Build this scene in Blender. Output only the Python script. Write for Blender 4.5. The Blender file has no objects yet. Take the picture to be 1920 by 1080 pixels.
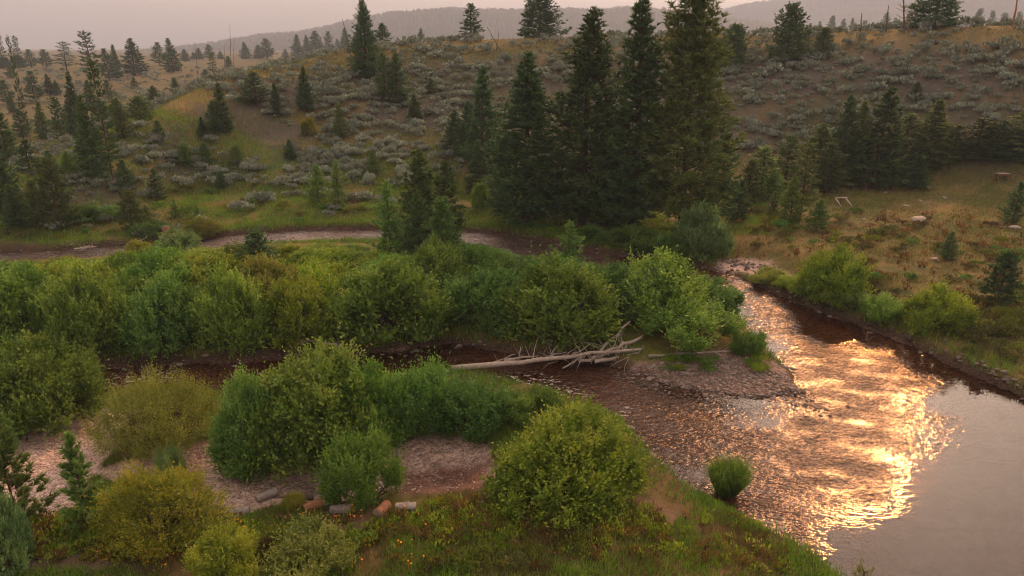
import bpy, math, random
import numpy as np
from mathutils import Vector, Matrix

# ------------------------------------------------------------------ camera, sky, sun, exposure
scene = bpy.context.scene
COL = scene.collection
CAM_H = 16.0
PITCH = math.atan(450.0 / 1280.0)
cam_data = bpy.data.cameras.new('camera')
cam_data.lens = 24.0
cam_data.sensor_width = 36.0
cam_data.clip_start = 0.1
cam_data.clip_end = 30000.0
cam = bpy.data.objects.new('camera', cam_data)
COL.objects.link(cam)
cam.location = (0, 0, CAM_H)
cam.rotation_euler = (math.pi / 2 - PITCH, 0, 0)
scene.camera = cam

SMOKE = (1.31, 0.90, 0.68)           # colour the smoke gives the sky
AUREOLE = (9.0, 2.4, 0.3)          # and the glow of smoke round the sun
SKY_LEVEL = 2.2
AUREOLE_POW = 900.0
SUN_EL = math.radians(28.5)
SUN_AZ = math.radians(30.3)          # clockwise from +Y, to the right of the view
world = bpy.data.worlds.new('World')
scene.world = world
world.use_nodes = True
wn, wl = world.node_tree.nodes, world.node_tree.links
wn.clear()
w_out = wn.new('ShaderNodeOutputWorld')
w_bg = wn.new('ShaderNodeBackground')
w_sky = wn.new('ShaderNodeTexSky')
w_sky.sky_type = 'NISHITA'
w_sky.sun_disc = False
w_sky.sun_elevation = SUN_EL
w_sky.sun_rotation = SUN_AZ
w_sky.air_density = 1.0
w_sky.dust_density = 9.0
w_sky.ozone_density = 0.6
# wildfire smoke: the blue of the clear sky is filtered out to a pinkish grey, and the smoke scatters a wide
# orange aureole round the sun (it shows in the photograph as the orange path on the water)
w_bw = wn.new('ShaderNodeRGBToBW')
wl.new(w_sky.outputs[0], w_bw.inputs[0])
w_dot = wn.new('ShaderNodeVectorMath'); w_dot.operation = 'DOT_PRODUCT'
w_tc = wn.new('ShaderNodeTexCoord')
w_nrm = wn.new('ShaderNodeVectorMath'); w_nrm.operation = 'NORMALIZE'
wl.new(w_tc.outputs['Generated'], w_nrm.inputs[0])
wl.new(w_nrm.outputs[0], w_dot.inputs[0])
w_dot.inputs[1].default_value = (math.sin(SUN_AZ) * math.cos(SUN_EL), math.cos(SUN_AZ) * math.cos(SUN_EL), math.sin(SUN_EL))
w_pw = wn.new('ShaderNodeMath'); w_pw.operation = 'POWER'; w_pw.use_clamp = True
wl.new(w_dot.outputs['Value'], w_pw.inputs[0]); w_pw.inputs[1].default_value = AUREOLE_POW
w_tint = wn.new('ShaderNodeMix'); w_tint.data_type = 'RGBA'
w_tint.inputs[6].default_value = (*SMOKE, 1); w_tint.inputs[7].default_value = (*AUREOLE, 1)
wl.new(w_pw.outputs[0], w_tint.inputs[0])
w_smoke = wn.new('ShaderNodeMix'); w_smoke.data_type = 'RGBA'; w_smoke.blend_type = 'MULTIPLY'
w_smoke.inputs[0].default_value = 1.0
w_even = wn.new('ShaderNodeMath'); w_even.operation = 'POWER'; w_even.inputs[1].default_value = .35    # smoke evens the sky out
wl.new(w_bw.outputs[0], w_even.inputs[0])
w_lvl = wn.new('ShaderNodeMath'); w_lvl.operation = 'MULTIPLY'
w_nz = wn.new('ShaderNodeTexNoise'); w_nz.inputs['Scale'].default_value = 2.2; w_nz.inputs['Detail'].default_value = 3      # drifts of smoke
wl.new(w_nrm.outputs[0], w_nz.inputs['Vector'])
w_nl = wn.new('ShaderNodeMapRange'); w_nl.inputs[1].default_value = .3; w_nl.inputs[2].default_value = .7
w_nl.inputs[3].default_value = SKY_LEVEL * .88; w_nl.inputs[4].default_value = SKY_LEVEL * 1.12
wl.new(w_nz.outputs['Fac'], w_nl.inputs[0]); wl.new(w_nl.outputs[0], w_lvl.inputs[1])
wl.new(w_even.outputs[0], w_lvl.inputs[0])
wl.new(w_lvl.outputs[0], w_smoke.inputs[6]); wl.new(w_tint.outputs[2], w_smoke.inputs[7])
w_mix = wn.new('ShaderNodeMix'); w_mix.data_type = 'RGBA'
w_mix.inputs[0].default_value = 0.93
wl.new(w_sky.outputs[0], w_mix.inputs[6]); wl.new(w_smoke.outputs[2], w_mix.inputs[7])
w_bg.inputs['Strength'].default_value = 0.15
wl.new(w_mix.outputs[2], w_bg.inputs['Color'])
wl.new(w_bg.outputs[0], w_out.inputs['Surface'])

sun_data = bpy.data.lights.new('sun', 'SUN')
sun_data.energy = 1.1
sun_data.angle = math.radians(6.0)
sun_data.color = (1.0, 0.36, 0.09)
sun = bpy.data.objects.new('sun', sun_data)
COL.objects.link(sun)
sun_dir = Vector((math.sin(SUN_AZ) * math.cos(SUN_EL), math.cos(SUN_AZ) * math.cos(SUN_EL), math.sin(SUN_EL)))
sun.rotation_euler = sun_dir.to_track_quat('Z', 'Y').to_euler()
sun.location = (60, 60, 60)

scene.view_settings.view_transform = 'Standard'
scene.view_settings.look = 'None'
scene.view_settings.gamma = 1.0
scene.view_settings.exposure = 1.52
scene.view_settings.use_curve_mapping = False
scene.render.engine = 'CYCLES'
cy = scene.cycles
cy.use_denoising = True
cy.filter_width = 1.0
cy.use_adaptive_sampling = True
cy.adaptive_threshold = .02
cy.max_bounces = 5
cy.diffuse_bounces = 3
cy.glossy_bounces = 2
cy.transmission_bounces = 3
cy.transparent_max_bounces = 8
cy.volume_bounces = 1
cy.sample_clamp_indirect = 4.0
cy.caustics_reflective = False
cy.caustics_refractive = False

rng = np.random.default_rng(7)
random.seed(7)

# ------------------------------------------------------------------ pixels to rays
CP, SP, F = math.cos(PITCH), math.sin(PITCH), 1280.0


def ray(u, v):
    return np.array([u - 960.0, F * CP - (v - 540.0) * SP, -((v - 540.0) * CP + F * SP)])


def on_plane(u, v, z=0.0):
    d = ray(u, v)
    t = (z - CAM_H) / d[2]
    return (d[0] * t, d[1] * t)


def plan_poly(pts, z=0.0):
    return np.array([on_plane(u, v, z) for u, v in pts])


def sdf_poly(x, y, poly):
    """signed distance to a closed polygon in plan, negative inside"""
    shp = np.shape(x)
    px, py = np.ravel(x).astype(float), np.ravel(y).astype(float)
    best = np.full(px.shape, 1e18)
    inside = np.zeros(px.shape, bool)
    n = len(poly)
    for i in range(n):
        ax, ay = poly[i]
        bx, by = poly[(i + 1) % n]
        ex, ey = bx - ax, by - ay
        L2 = ex * ex + ey * ey + 1e-12
        t = np.clip(((px - ax) * ex + (py - ay) * ey) / L2, 0, 1)
        d = (px - ax - t * ex) ** 2 + (py - ay - t * ey) ** 2
        best = np.minimum(best, d)
        c = ((ay > py) != (by > py)) & (px < ex * (py - ay) / (ey if abs(ey) > 1e-12 else 1e-12) + ax)
        inside ^= c
    s = np.sqrt(best)
    s[inside] *= -1
    return s.reshape(shp)


def sstep(a, b, x):
    t = np.clip((x - a) / (b - a), 0, 1)
    return t * t * (3 - 2 * t)


# ---- value noise in plan
_perm = np.random.default_rng(11).random((256, 256))


def vnoise(x, y, s, seed=0):
    x = np.asarray(x, float) * s + seed * 17.31
    y = np.asarray(y, float) * s + seed * 9.77
    xi, yi = np.floor(x).astype(int), np.floor(y).astype(int)
    fx, fy = x - xi, y - yi
    fx = fx * fx * (3 - 2 * fx); fy = fy * fy * (3 - 2 * fy)
    g = lambda i, j: _perm[i & 255, j & 255]
    a = g(xi, yi) * (1 - fx) + g(xi + 1, yi) * fx
    b = g(xi, yi + 1) * (1 - fx) + g(xi + 1, yi + 1) * fx
    return a * (1 - fy) + b * fy


def fbm(x, y, s, seed=0, o=4):
    r = 0; amp = 1; tot = 0
    for k in range(o):
        r = r + amp * vnoise(x, y, s * 2 ** k, seed + k * 3); tot += amp; amp *= .5
    return r / tot


# ------------------------------------------------------------------ plan of the river and the ground covers
RIVER_PX = [(-200, 482), (80, 472), (160, 466), (250, 459), (330, 452), (400, 445), (470, 438), (560, 433), (640, 431),
            (720, 431), (800, 432), (870, 433), (940, 440), (1010, 452), (1100, 470), (1200, 486), (1300, 497), (1360, 510),
            (1450, 548), (1560, 592), (1680, 634), (1780, 682), (1860, 717), (1960, 765), (2300, 930), (2500, 1400),
            (1720, 1220), (1560, 1080), (1480, 1028), (1350, 958), (1270, 908), (1225, 872), (1170, 800), (1100, 762),
            (1000, 738), (920, 716), (850, 702), (760, 712), (600, 738), (430, 748), (330, 742), (215, 746), (120, 738),
            (0, 726), (-200, 722), (-200, 690), (0, 690), (190, 690), (300, 683), (450, 678), (600, 668), (700, 662),
            (780, 650), (850, 643), (920, 655), (1000, 668), (1100, 676), (1170, 690), (1240, 716), (1330, 737),
            (1420, 746), (1500, 738), (1480, 700), (1440, 665), (1400, 620), (1370, 575), (1345, 538), (1325, 524),
            (1250, 517), (1150, 507), (1050, 496), (980, 486), (900, 471), (860, 463), (700, 459), (560, 461), (470, 466),
            (400, 473), (330, 481), (250, 487), (160, 493), (80, 496), (-200, 504)]
RIVER = plan_poly(RIVER_PX)
GRAVEL = [plan_poly(p, 0.5) for p in (
    [(-60, 930), (60, 810), (150, 768), (215, 748), (250, 760), (215, 850), (170, 900), (130, 980), (-60, 985)],
    [(200, 900), (300, 858), (430, 840), (500, 880), (620, 872), (760, 838), (905, 830), (930, 900), (905, 945), (760, 938),
     (650, 955), (560, 960), (440, 968), (350, 940)],
    [(1150, 682), (1240, 678), (1380, 668), (1450, 680), (1520, 738), (1400, 752), (1250, 724)],
    [(1340, 480), (1440, 492), (1480, 520), (1400, 508), (1350, 500)],
    [(560, 690), (760, 660), (860, 645), (850, 630), (700, 650)],
    [(1600, 552), (1660, 560), (1640, 575), (1590, 566)])]
BARE = [plan_poly(p, 0.7) for p in (
    [(40, 1090), (110, 1005), (220, 1010), (270, 1090)],
    [(1215, 945), (1262, 968), (1250, 985), (1205, 965)],
    [(630, 990), (690, 990), (690, 1020), (630, 1020)])]
DEBRIS = plan_poly([(755, 888), (850, 872), (915, 880), (905, 945), (800, 950), (735, 935)], 0.5)
RIFFLE = plan_poly([(1320, 505), (1500, 560), (1660, 615), (1690, 660), (1735, 730), (1760, 832), (1700, 850), (1690, 915),
                    (1570, 940), (1540, 985), (1500, 1035), (1400, 1000), (1250, 900), (1130, 800), (1080, 750), (980, 740), (880, 712),
                    (880, 690), (1090, 688), (1180, 698), (1330, 745), (1400, 765), (1500, 742), (1440, 665), (1335, 535)])
SLICK = plan_poly([(1340, 742), (1500, 742), (1530, 775), (1440, 800), (1360, 775)])
SLICK2 = plan_poly([(1190, 860), (1330, 875), (1350, 925), (1260, 910)])
DARKPOOL = plan_poly([(1500, 585), (1600, 600), (1640, 640), (1560, 650), (1490, 625)])

# crest of the near hill: (u, v, distance); foot of the hill: (u, v)
CREST_PX = [(-500, 330, 80), (0, 340, 82), (110, 315, 84), (200, 258, 88), (300, 206, 95), (380, 164, 101), (440, 140, 105), (560, 116, 112), (640, 100, 116),
            (700, 90, 119), (790, 82, 122), (883, 76, 124), (1000, 72, 126), (1200, 69, 127), (1400, 66, 126), (1550, 60, 124),
            (1700, 56, 122), (1920, 52, 120), (2500, 45, 118)]
FOOT_PX = [(-500, 372), (0, 372), (300, 360), (500, 366), (700, 368), (900, 366), (1200, 366), (1450, 352), (1700, 340), (1920, 328), (2500, 300)]


def _polar_table():
    ca, cd, cz = [], [], []
    for u, v, D in CREST_PX:
        d = ray(u, v); h = math.hypot(d[0], d[1])
        ca.append(math.atan2(d[0], d[1])); cd.append(D); cz.append(CAM_H + d[2] / h * D)
    fa, fr = [], []
    for u, v in FOOT_PX:
        x, y = on_plane(u, v, 1.2)
        fa.append(math.atan2(x, y)); fr.append(min(math.hypot(x, y), 84))
    return map(np.array, (ca, cd, cz, fa, fr))


CA, CD, CZ, FA, FR = _polar_table()


def hill(x, y):
    az = np.arctan2(x, y); r = np.hypot(x, y)
    D = np.interp(az, CA, CD); zc = np.interp(az, CA, CZ); B = np.interp(az, FA, FR)
    B = np.minimum(B, D - 14)
    wob = (fbm(x, y, .03, 5) - .5)
    t = np.clip((r - B + wob * 8) / (D - B), 0, None)
    tt = np.clip(t, 0, 1)
    s = .45 * tt + .55 * sstep(0, 1, tt)
    near = 1.2 + (zc - 1.2) * s
    over = np.clip(r - D, 0, None)
    near = near - np.minimum(over * .05, 9.0)
    # the far slope behind the spur, at the left, going on behind the hill
    q = np.clip((r - 95) / 237, 0, 1)
    far = 1.2 + 7.5 * (.6 * q + .4 * sstep(0, 1, q)) + np.clip(r - 332, 0, 900) * .002 + wob * 2.5 * q
    k = 1.2
    m = np.maximum(near, far)
    hgt = m + np.log1p(np.exp(-np.abs(near - far) / k)) * k * (q > 0) * sstep(0, .1, q) * .6
    bump = (fbm(x, y, .12, 2) - .5) * 1.0 * sstep(0, .12, tt) + (fbm(x, y, .5, 9) - .5) * .3
    back = sstep(-5, 20, y)
    return (hgt - 1.2) * back, bump, tt * (D > 83)


def cover(x, y):
    sd = sdf_poly(x, y, RIVER)
    gr = np.zeros(np.shape(x)); gh = np.zeros(np.shape(x))
    for p in GRAVEL:
        s = sdf_poly(x, y, p) + (fbm(x, y, .8, 3) - .5) * 1.6
        gr = np.maximum(gr, 1 - sstep(-.4, .5, s))
        gh = np.maximum(gh, 1 - sstep(-2.0, 2.0, s))
    return sd, gr, gh


def ground(x, y, full=False):
    x = np.asarray(x, float); y = np.asarray(y, float)
    sd, gr, gh = cover(x, y)
    hl, bump, tt = hill(x, y)
    sdn = sd + (fbm(x, y, 1.1, 21) - .5) * .5 * (np.abs(sd) < 6)
    bank = .30 + .75 * sstep(0.2, 7, sdn) + .25 * sstep(0, .5, sdn)
    low = .05 + .42 * sstep(0, 7, sdn)
    z = bank * (1 - gh) + low * gh
    z = z + hl + bump * sstep(1, 6, sdn) * (1 - .8 * gr)
    z = z + (fbm(x, y, 2.4, 31) - .5) * .10 * sstep(-.2, .5, sdn)
    bed = -.06 - .55 * sstep(0, 3.5, -sdn) + (fbm(x, y, 1.5, 41) - .5) * .10
    e = sstep(-.18, .18, sdn)
    z = bed * (1 - e) + z * e
    if full:
        return z, sd, gr, tt
    return z


def gz(x, y):
    return float(ground(np.array([x]), np.array([y]))[0])


def hit(u, v, rmax=360.0, r0=10.0):
    """first point of the ground on the ray through a pixel"""
    d = ray(u, v); h = math.hypot(d[0], d[1])
    def first(rr):
        x, y = d[0] / h * rr, d[1] / h * rr
        g = ground(x, y)
        b = np.nonzero(g >= CAM_H + d[2] / h * rr)[0]
        return (None, None) if len(b) == 0 else (rr[b[0]], (x[b[0]], y[b[0]], g[b[0]]))
    r, p = first(np.concatenate([np.arange(r0, 130, 1.2), np.arange(130, rmax, 2.5)]))
    if r is None:
        return None
    return first(np.arange(max(r - 2.6, r0), r + .2, .1))[1] or p


def at_dist(u, v, r):
    d = ray(u, v); h = math.hypot(d[0], d[1])
    x, y = d[0] / h * r, d[1] / h * r
    return x, y, gz(x, y)


def z_on_ray(u, v, x, y):
    """height at which the ray through row v passes the upright line over (x, y)"""
    k = ray(u, v)
    return CAM_H + k[2] / k[1] * y


# ------------------------------------------------------------------ helpers
def make_mesh(name, V, Fs, attrs=None, smooth=False, mat=None):
    """V (n,3); Fs: list of int arrays, each (m,k); attrs: {name: per-face array}"""
    V = np.asarray(V, np.float32)
    if not isinstance(Fs, (list, tuple)):
        Fs = [Fs]
    Fs = [np.asarray(f, np.int32) for f in Fs if len(f)]
    me = bpy.data.meshes.new(name)
    me.vertices.add(len(V)); me.vertices.foreach_set('co', V.ravel())
    loops = np.concatenate([f.ravel() for f in Fs])
    sizes = np.concatenate([np.full(len(f), f.shape[1], np.int32) for f in Fs])
    starts = np.concatenate([[0], np.cumsum(sizes)[:-1]]).astype(np.int32)
    me.loops.add(len(loops)); me.loops.foreach_set('vertex_index', loops)
    me.polygons.add(len(sizes)); me.polygons.foreach_set('loop_start', starts)
    me.polygons.foreach_set('loop_total', sizes)
    if smooth:
        me.polygons.foreach_set('use_smooth', np.ones(len(sizes), bool))
    me.update(calc_edges=True)
    for k, a in (attrs or {}).items():
        at = me.attributes.new(k, 'FLOAT', 'FACE')
        at.data.foreach_set('value', np.asarray(a, np.float32))
    if mat:
        me.materials.append(mat)
    return me


def obj(name, me, parent=None, label=None, cat=None, group=None, kind=None, loc=None):
    o = bpy.data.objects.new(name, me)
    COL.objects.link(o)
    if parent:
        o.parent = parent
    if loc is not None:
        o.location = loc
    for k, val in (('label', label), ('category', cat), ('group', group), ('kind', kind)):
        if val:
            o[k] = val
    return o


def set_mat(o, m):
    o.material_slots[0].link = 'OBJECT'
    o.material_slots[0].material = m


def norm(a):
    return a / (np.linalg.norm(a, axis=-1, keepdims=True) + 1e-9)


class Geo:
    """collects triangles, quads and tubes with one float per face"""
    def __init__(s):
        s.V = []; s.T = []; s.Q = []; s.at = []; s.aq = []; s.n = 0

    def tris(s, A, B, C, tint):
        m = len(A); i = np.arange(m) + s.n
        s.V += [A, B, C]; s.T.append(np.stack([i, i + m, i + 2 * m], 1)); s.at.append(np.broadcast_to(tint, (m,))); s.n += 3 * m

    def quads(s, A, B, C, D, tint):
        m = len(A); i = np.arange(m) + s.n
        s.V += [A, B, C, D]; s.Q.append(np.stack([i, i + m, i + 2 * m, i + 3 * m], 1)); s.aq.append(np.broadcast_to(tint, (m,))); s.n += 4 * m

    def tube(s, P, R, k=6, tint=.5, cap=True):
        P = np.asarray(P, float); R = np.broadcast_to(np.asarray(R, float), (len(P),))
        T = norm(np.gradient(P, axis=0))
        up = np.array([0, 0, 1.]) if abs(T[0, 2]) < .8 else np.array([1., 0, 0])
        X = norm(np.cross(T, up)); Y = np.cross(T, X)
        a = np.linspace(0, 2 * np.pi, k, endpoint=False)
        ring = P[:, None] + R[:, None, None] * (np.cos(a)[None, :, None] * X[:, None] + np.sin(a)[None, :, None] * Y[:, None])
        m = len(P)
        idx = s.n + np.arange(m * k).reshape(m, k)
        nx = np.roll(idx, -1, 1)
        q = np.stack([idx[:-1], nx[:-1], nx[1:], idx[1:]], -1).reshape(-1, 4)
        s.V.append(ring.reshape(-1, 3)); s.Q.append(q); s.aq.append(np.full(len(q), tint)); s.n += m * k
        if cap:
            for e, row in ((0, idx[0]), (-1, idx[-1])):
                s.V.append(P[e][None]); c = s.n; s.n += 1
                t = np.stack([np.full(k, c), row, np.roll(row, -1)], 1)
                s.T.append(t); s.at.append(np.full(k, tint))

    def mesh(s, name, mat=None, smooth=False):
        V = np.concatenate(s.V)
        Fs, A = [], []
        if s.T: Fs.append(np.concatenate(s.T)); A.append(np.concatenate(s.at))
        if s.Q: Fs.append(np.concatenate(s.Q)); A.append(np.concatenate(s.aq))
        return make_mesh(name, V, Fs, {'tint': np.concatenate(A)}, smooth, mat)


# ------------------------------------------------------------------ materials
def new_mat(name):
    m = bpy.data.materials.new(name); m.use_nodes = True
    n, l = m.node_tree.nodes, m.node_tree.links
    n.clear()
    return m, n, l


def mixc(n, l, a, b, f, blend='MIX'):
    x = n.new('ShaderNodeMix'); x.data_type = 'RGBA'; x.blend_type = blend
    for sock, v in ((x.inputs[0], f), (x.inputs[6], a), (x.inputs[7], b)):
        if hasattr(v, 'links'):
            l.new(v, sock)
        elif isinstance(v, (int, float)):
            sock.default_value = v
        else:
            sock.default_value = (*v, 1)
    return x.outputs[2]


def math_(n, l, op, a, b=None, c=None):
    x = n.new('ShaderNodeMath'); x.operation = op
    for i, v in enumerate((a, b, c)):
        if v is None: continue
        if hasattr(v, 'links'): l.new(v, x.inputs[i])
        else: x.inputs[i].default_value = v
    return x.outputs[0]


def noise_(n, l, scale, detail=3, vec=None, rough=.55):
    x = n.new('ShaderNodeTexNoise'); x.inputs['Scale'].default_value = scale
    x.inputs['Detail'].default_value = detail; x.inputs['Roughness'].default_value = rough
    if vec is not None: l.new(vec, x.inputs['Vector'])
    return x.outputs['Fac']


def attr_(n, name):
    x = n.new('ShaderNodeAttribute'); x.attribute_name = name
    return x


def leaf_mat(name, dark, light, tip, trans=.42, rough=.55):
    """foliage: leaf colour varies from leaf to leaf and from plant to plant; thin leaves let light through"""
    m, n, l = new_mat(name)
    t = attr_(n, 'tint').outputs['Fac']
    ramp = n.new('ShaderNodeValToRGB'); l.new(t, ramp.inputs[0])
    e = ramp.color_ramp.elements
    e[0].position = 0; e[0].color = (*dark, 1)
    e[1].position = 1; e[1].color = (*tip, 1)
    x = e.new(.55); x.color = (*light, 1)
    oi = n.new('ShaderNodeObjectInfo')
    hs = n.new('ShaderNodeHueSaturation')
    l.new(ramp.outputs[0], hs.inputs['Color'])
    l.new(math_(n, l, 'MULTIPLY_ADD', oi.outputs['Random'], .035, .4825), hs.inputs['Hue'])
    r2 = math_(n, l, 'FRACT', math_(n, l, 'MULTIPLY', oi.outputs['Random'], 7.13))
    l.new(math_(n, l, 'MULTIPLY_ADD', r2, .5, .75), hs.inputs['Value'])
    tc = n.new('ShaderNodeTexCoord')
    nz = noise_(n, l, 1.1, 2, tc.outputs['Object'])
    col = mixc(n, l, hs.outputs[0], tip, math_(n, l, 'MULTIPLY', math_(n, l, 'GREATER_THAN', nz, .6), .22))
    bs = n.new('ShaderNodeBsdfPrincipled')
    l.new(col, bs.inputs['Base Color']); bs.inputs['Roughness'].default_value = rough
    bs.inputs['Specular IOR Level'].default_value = .25
    tr = n.new('ShaderNodeBsdfTranslucent')
    l.new(mixc(n, l, col, (1.0, 1.0, .6), .5, 'MULTIPLY'), tr.inputs['Color'])
    mx = n.new('ShaderNodeMixShader'); mx.inputs[0].default_value = trans
    l.new(bs.outputs[0], mx.inputs[1]); l.new(tr.outputs[0], mx.inputs[2])
    o = n.new('ShaderNodeOutputMaterial'); l.new(mx.outputs[0], o.inputs['Surface'])
    return m


def wood_mat(name, a, b, scale=6, stretch=8, bump=.4):
    m, n, l = new_mat(name)
    tc = n.new('ShaderNodeTexCoord'); mp = n.new('ShaderNodeMapping')
    l.new(tc.outputs['Object'], mp.inputs[0]); mp.inputs['Scale'].default_value = (1, 1, 1)
    f = noise_(n, l, scale, 5, mp.outputs[0], .65)
    f2 = noise_(n, l, scale * stretch, 3, mp.outputs[0])
    k = math_(n, l, 'ADD', math_(n, l, 'MULTIPLY', f, .7), math_(n, l, 'MULTIPLY', f2, .3))
    ramp = n.new('ShaderNodeValToRGB'); l.new(k, ramp.inputs[0])
    e = ramp.color_ramp.elements
    e[0].position = .3; e[0].color = (*a, 1); e[1].position = .7; e[1].color = (*b, 1)
    bs = n.new('ShaderNodeBsdfPrincipled'); l.new(ramp.outputs[0], bs.inputs['Base Color'])
    bs.inputs['Roughness'].default_value = .85; bs.inputs['Specular IOR Level'].default_value = .2
    bp = n.new('ShaderNodeBump'); bp.inputs['Strength'].default_value = bump; bp.inputs['Distance'].default_value = .03
    l.new(f2, bp.inputs['Height']); l.new(bp.outputs[0], bs.inputs['Normal'])
    o = n.new('ShaderNodeOutputMaterial'); l.new(bs.outputs[0], o.inputs['Surface'])
    return m


M = {}
M['willow'] = leaf_mat('willow_leaf_green', (0.066, 0.153, 0.023), (0.126, 0.254, 0.038), (0.222, 0.365, 0.067))
M['willow_dark'] = leaf_mat('willow_leaf_deep_green', (0.053, 0.131, 0.028), (0.096, 0.219, 0.046), (0.160, 0.308, 0.073))
M['willow_yellow'] = leaf_mat('willow_leaf_yellow_green', (0.110, 0.206, 0.022), (0.204, 0.321, 0.032), (0.321, 0.413, 0.055))
M['willow_grey'] = leaf_mat('willow_leaf_grey_green', (0.081, 0.158, 0.062), (0.148, 0.260, 0.096), (0.230, 0.353, 0.139))
M['willow_olive'] = leaf_mat('willow_leaf_olive', (0.098, 0.142, 0.025), (0.172, 0.220, 0.038), (0.229, 0.267, 0.060))
M['willow_gold'] = leaf_mat('shrub_leaf_golden', (0.090, 0.132, 0.019), (0.180, 0.213, 0.024), (0.324, 0.310, 0.030))
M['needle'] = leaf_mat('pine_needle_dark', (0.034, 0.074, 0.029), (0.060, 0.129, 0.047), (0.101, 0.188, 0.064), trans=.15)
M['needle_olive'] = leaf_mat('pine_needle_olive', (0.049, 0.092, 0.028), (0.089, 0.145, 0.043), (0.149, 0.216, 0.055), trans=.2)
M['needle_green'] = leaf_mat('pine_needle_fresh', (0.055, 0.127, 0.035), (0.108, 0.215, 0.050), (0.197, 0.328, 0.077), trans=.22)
M['sage'] = leaf_mat('sagebrush_leaf_grey', (0.146, 0.186, 0.149), (0.245, 0.301, 0.243), (0.367, 0.442, 0.361), trans=.12, rough=.8)
M['rabbit'] = leaf_mat('rabbitbrush_leaf', (0.066, 0.089, 0.034), (0.133, 0.150, 0.051), (0.309, 0.259, 0.051), trans=.2, rough=.8)
M['rust_shrub'] = leaf_mat('brownish_shrub_leaf', (.06, .05, .018), (.11, .085, .028), (.16, .12, .04), trans=.2, rough=.8)
M['rust_weed'] = leaf_mat('rusty_weed_leaf', (.09, .06, .025), (.17, .10, .04), (.25, .16, .06), trans=.3, rough=.8)
M['grass'] = leaf_mat('grass_blade_green', (0.076, 0.161, 0.021), (0.138, 0.266, 0.031), (0.226, 0.338, 0.052), trans=.35)
M['grass_dry'] = leaf_mat('grass_blade_dry', (0.122, 0.108, 0.044), (0.212, 0.187, 0.067), (0.303, 0.285, 0.124), trans=.25, rough=.8)
M['flower'] = leaf_mat('flower_petal_orange', (0.550, 0.220, 0.010), (0.700, 0.320, 0.015), (0.800, 0.450, 0.030), trans=.3)
M['bark'] = wood_mat('bark_brown', (.045, .032, .024), (.12, .085, .06))
M['twig'] = wood_mat('twig_brown', (.06, .042, .03), (.13, .095, .06))
M['dead'] = wood_mat('dead_wood_grey', (.20, .175, .155), (.46, .41, .37))
M['log_grey'] = wood_mat('weathered_log_grey', (.12, .115, .115), (.36, .335, .325))
M['dead_dark'] = wood_mat('dead_wood_dark', (.06, .05, .045), (.15, .125, .11))
M['log_red'] = wood_mat('bark_reddish', (.14, .07, .04), (.32, .17, .10))
M['cut'] = wood_mat('cut_wood_end', (.16, .13, .10), (.36, .30, .23))
M['rusty_pole'] = wood_mat('orange_weathered_pole', (.22, .09, .05), (.42, .19, .11))

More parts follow.
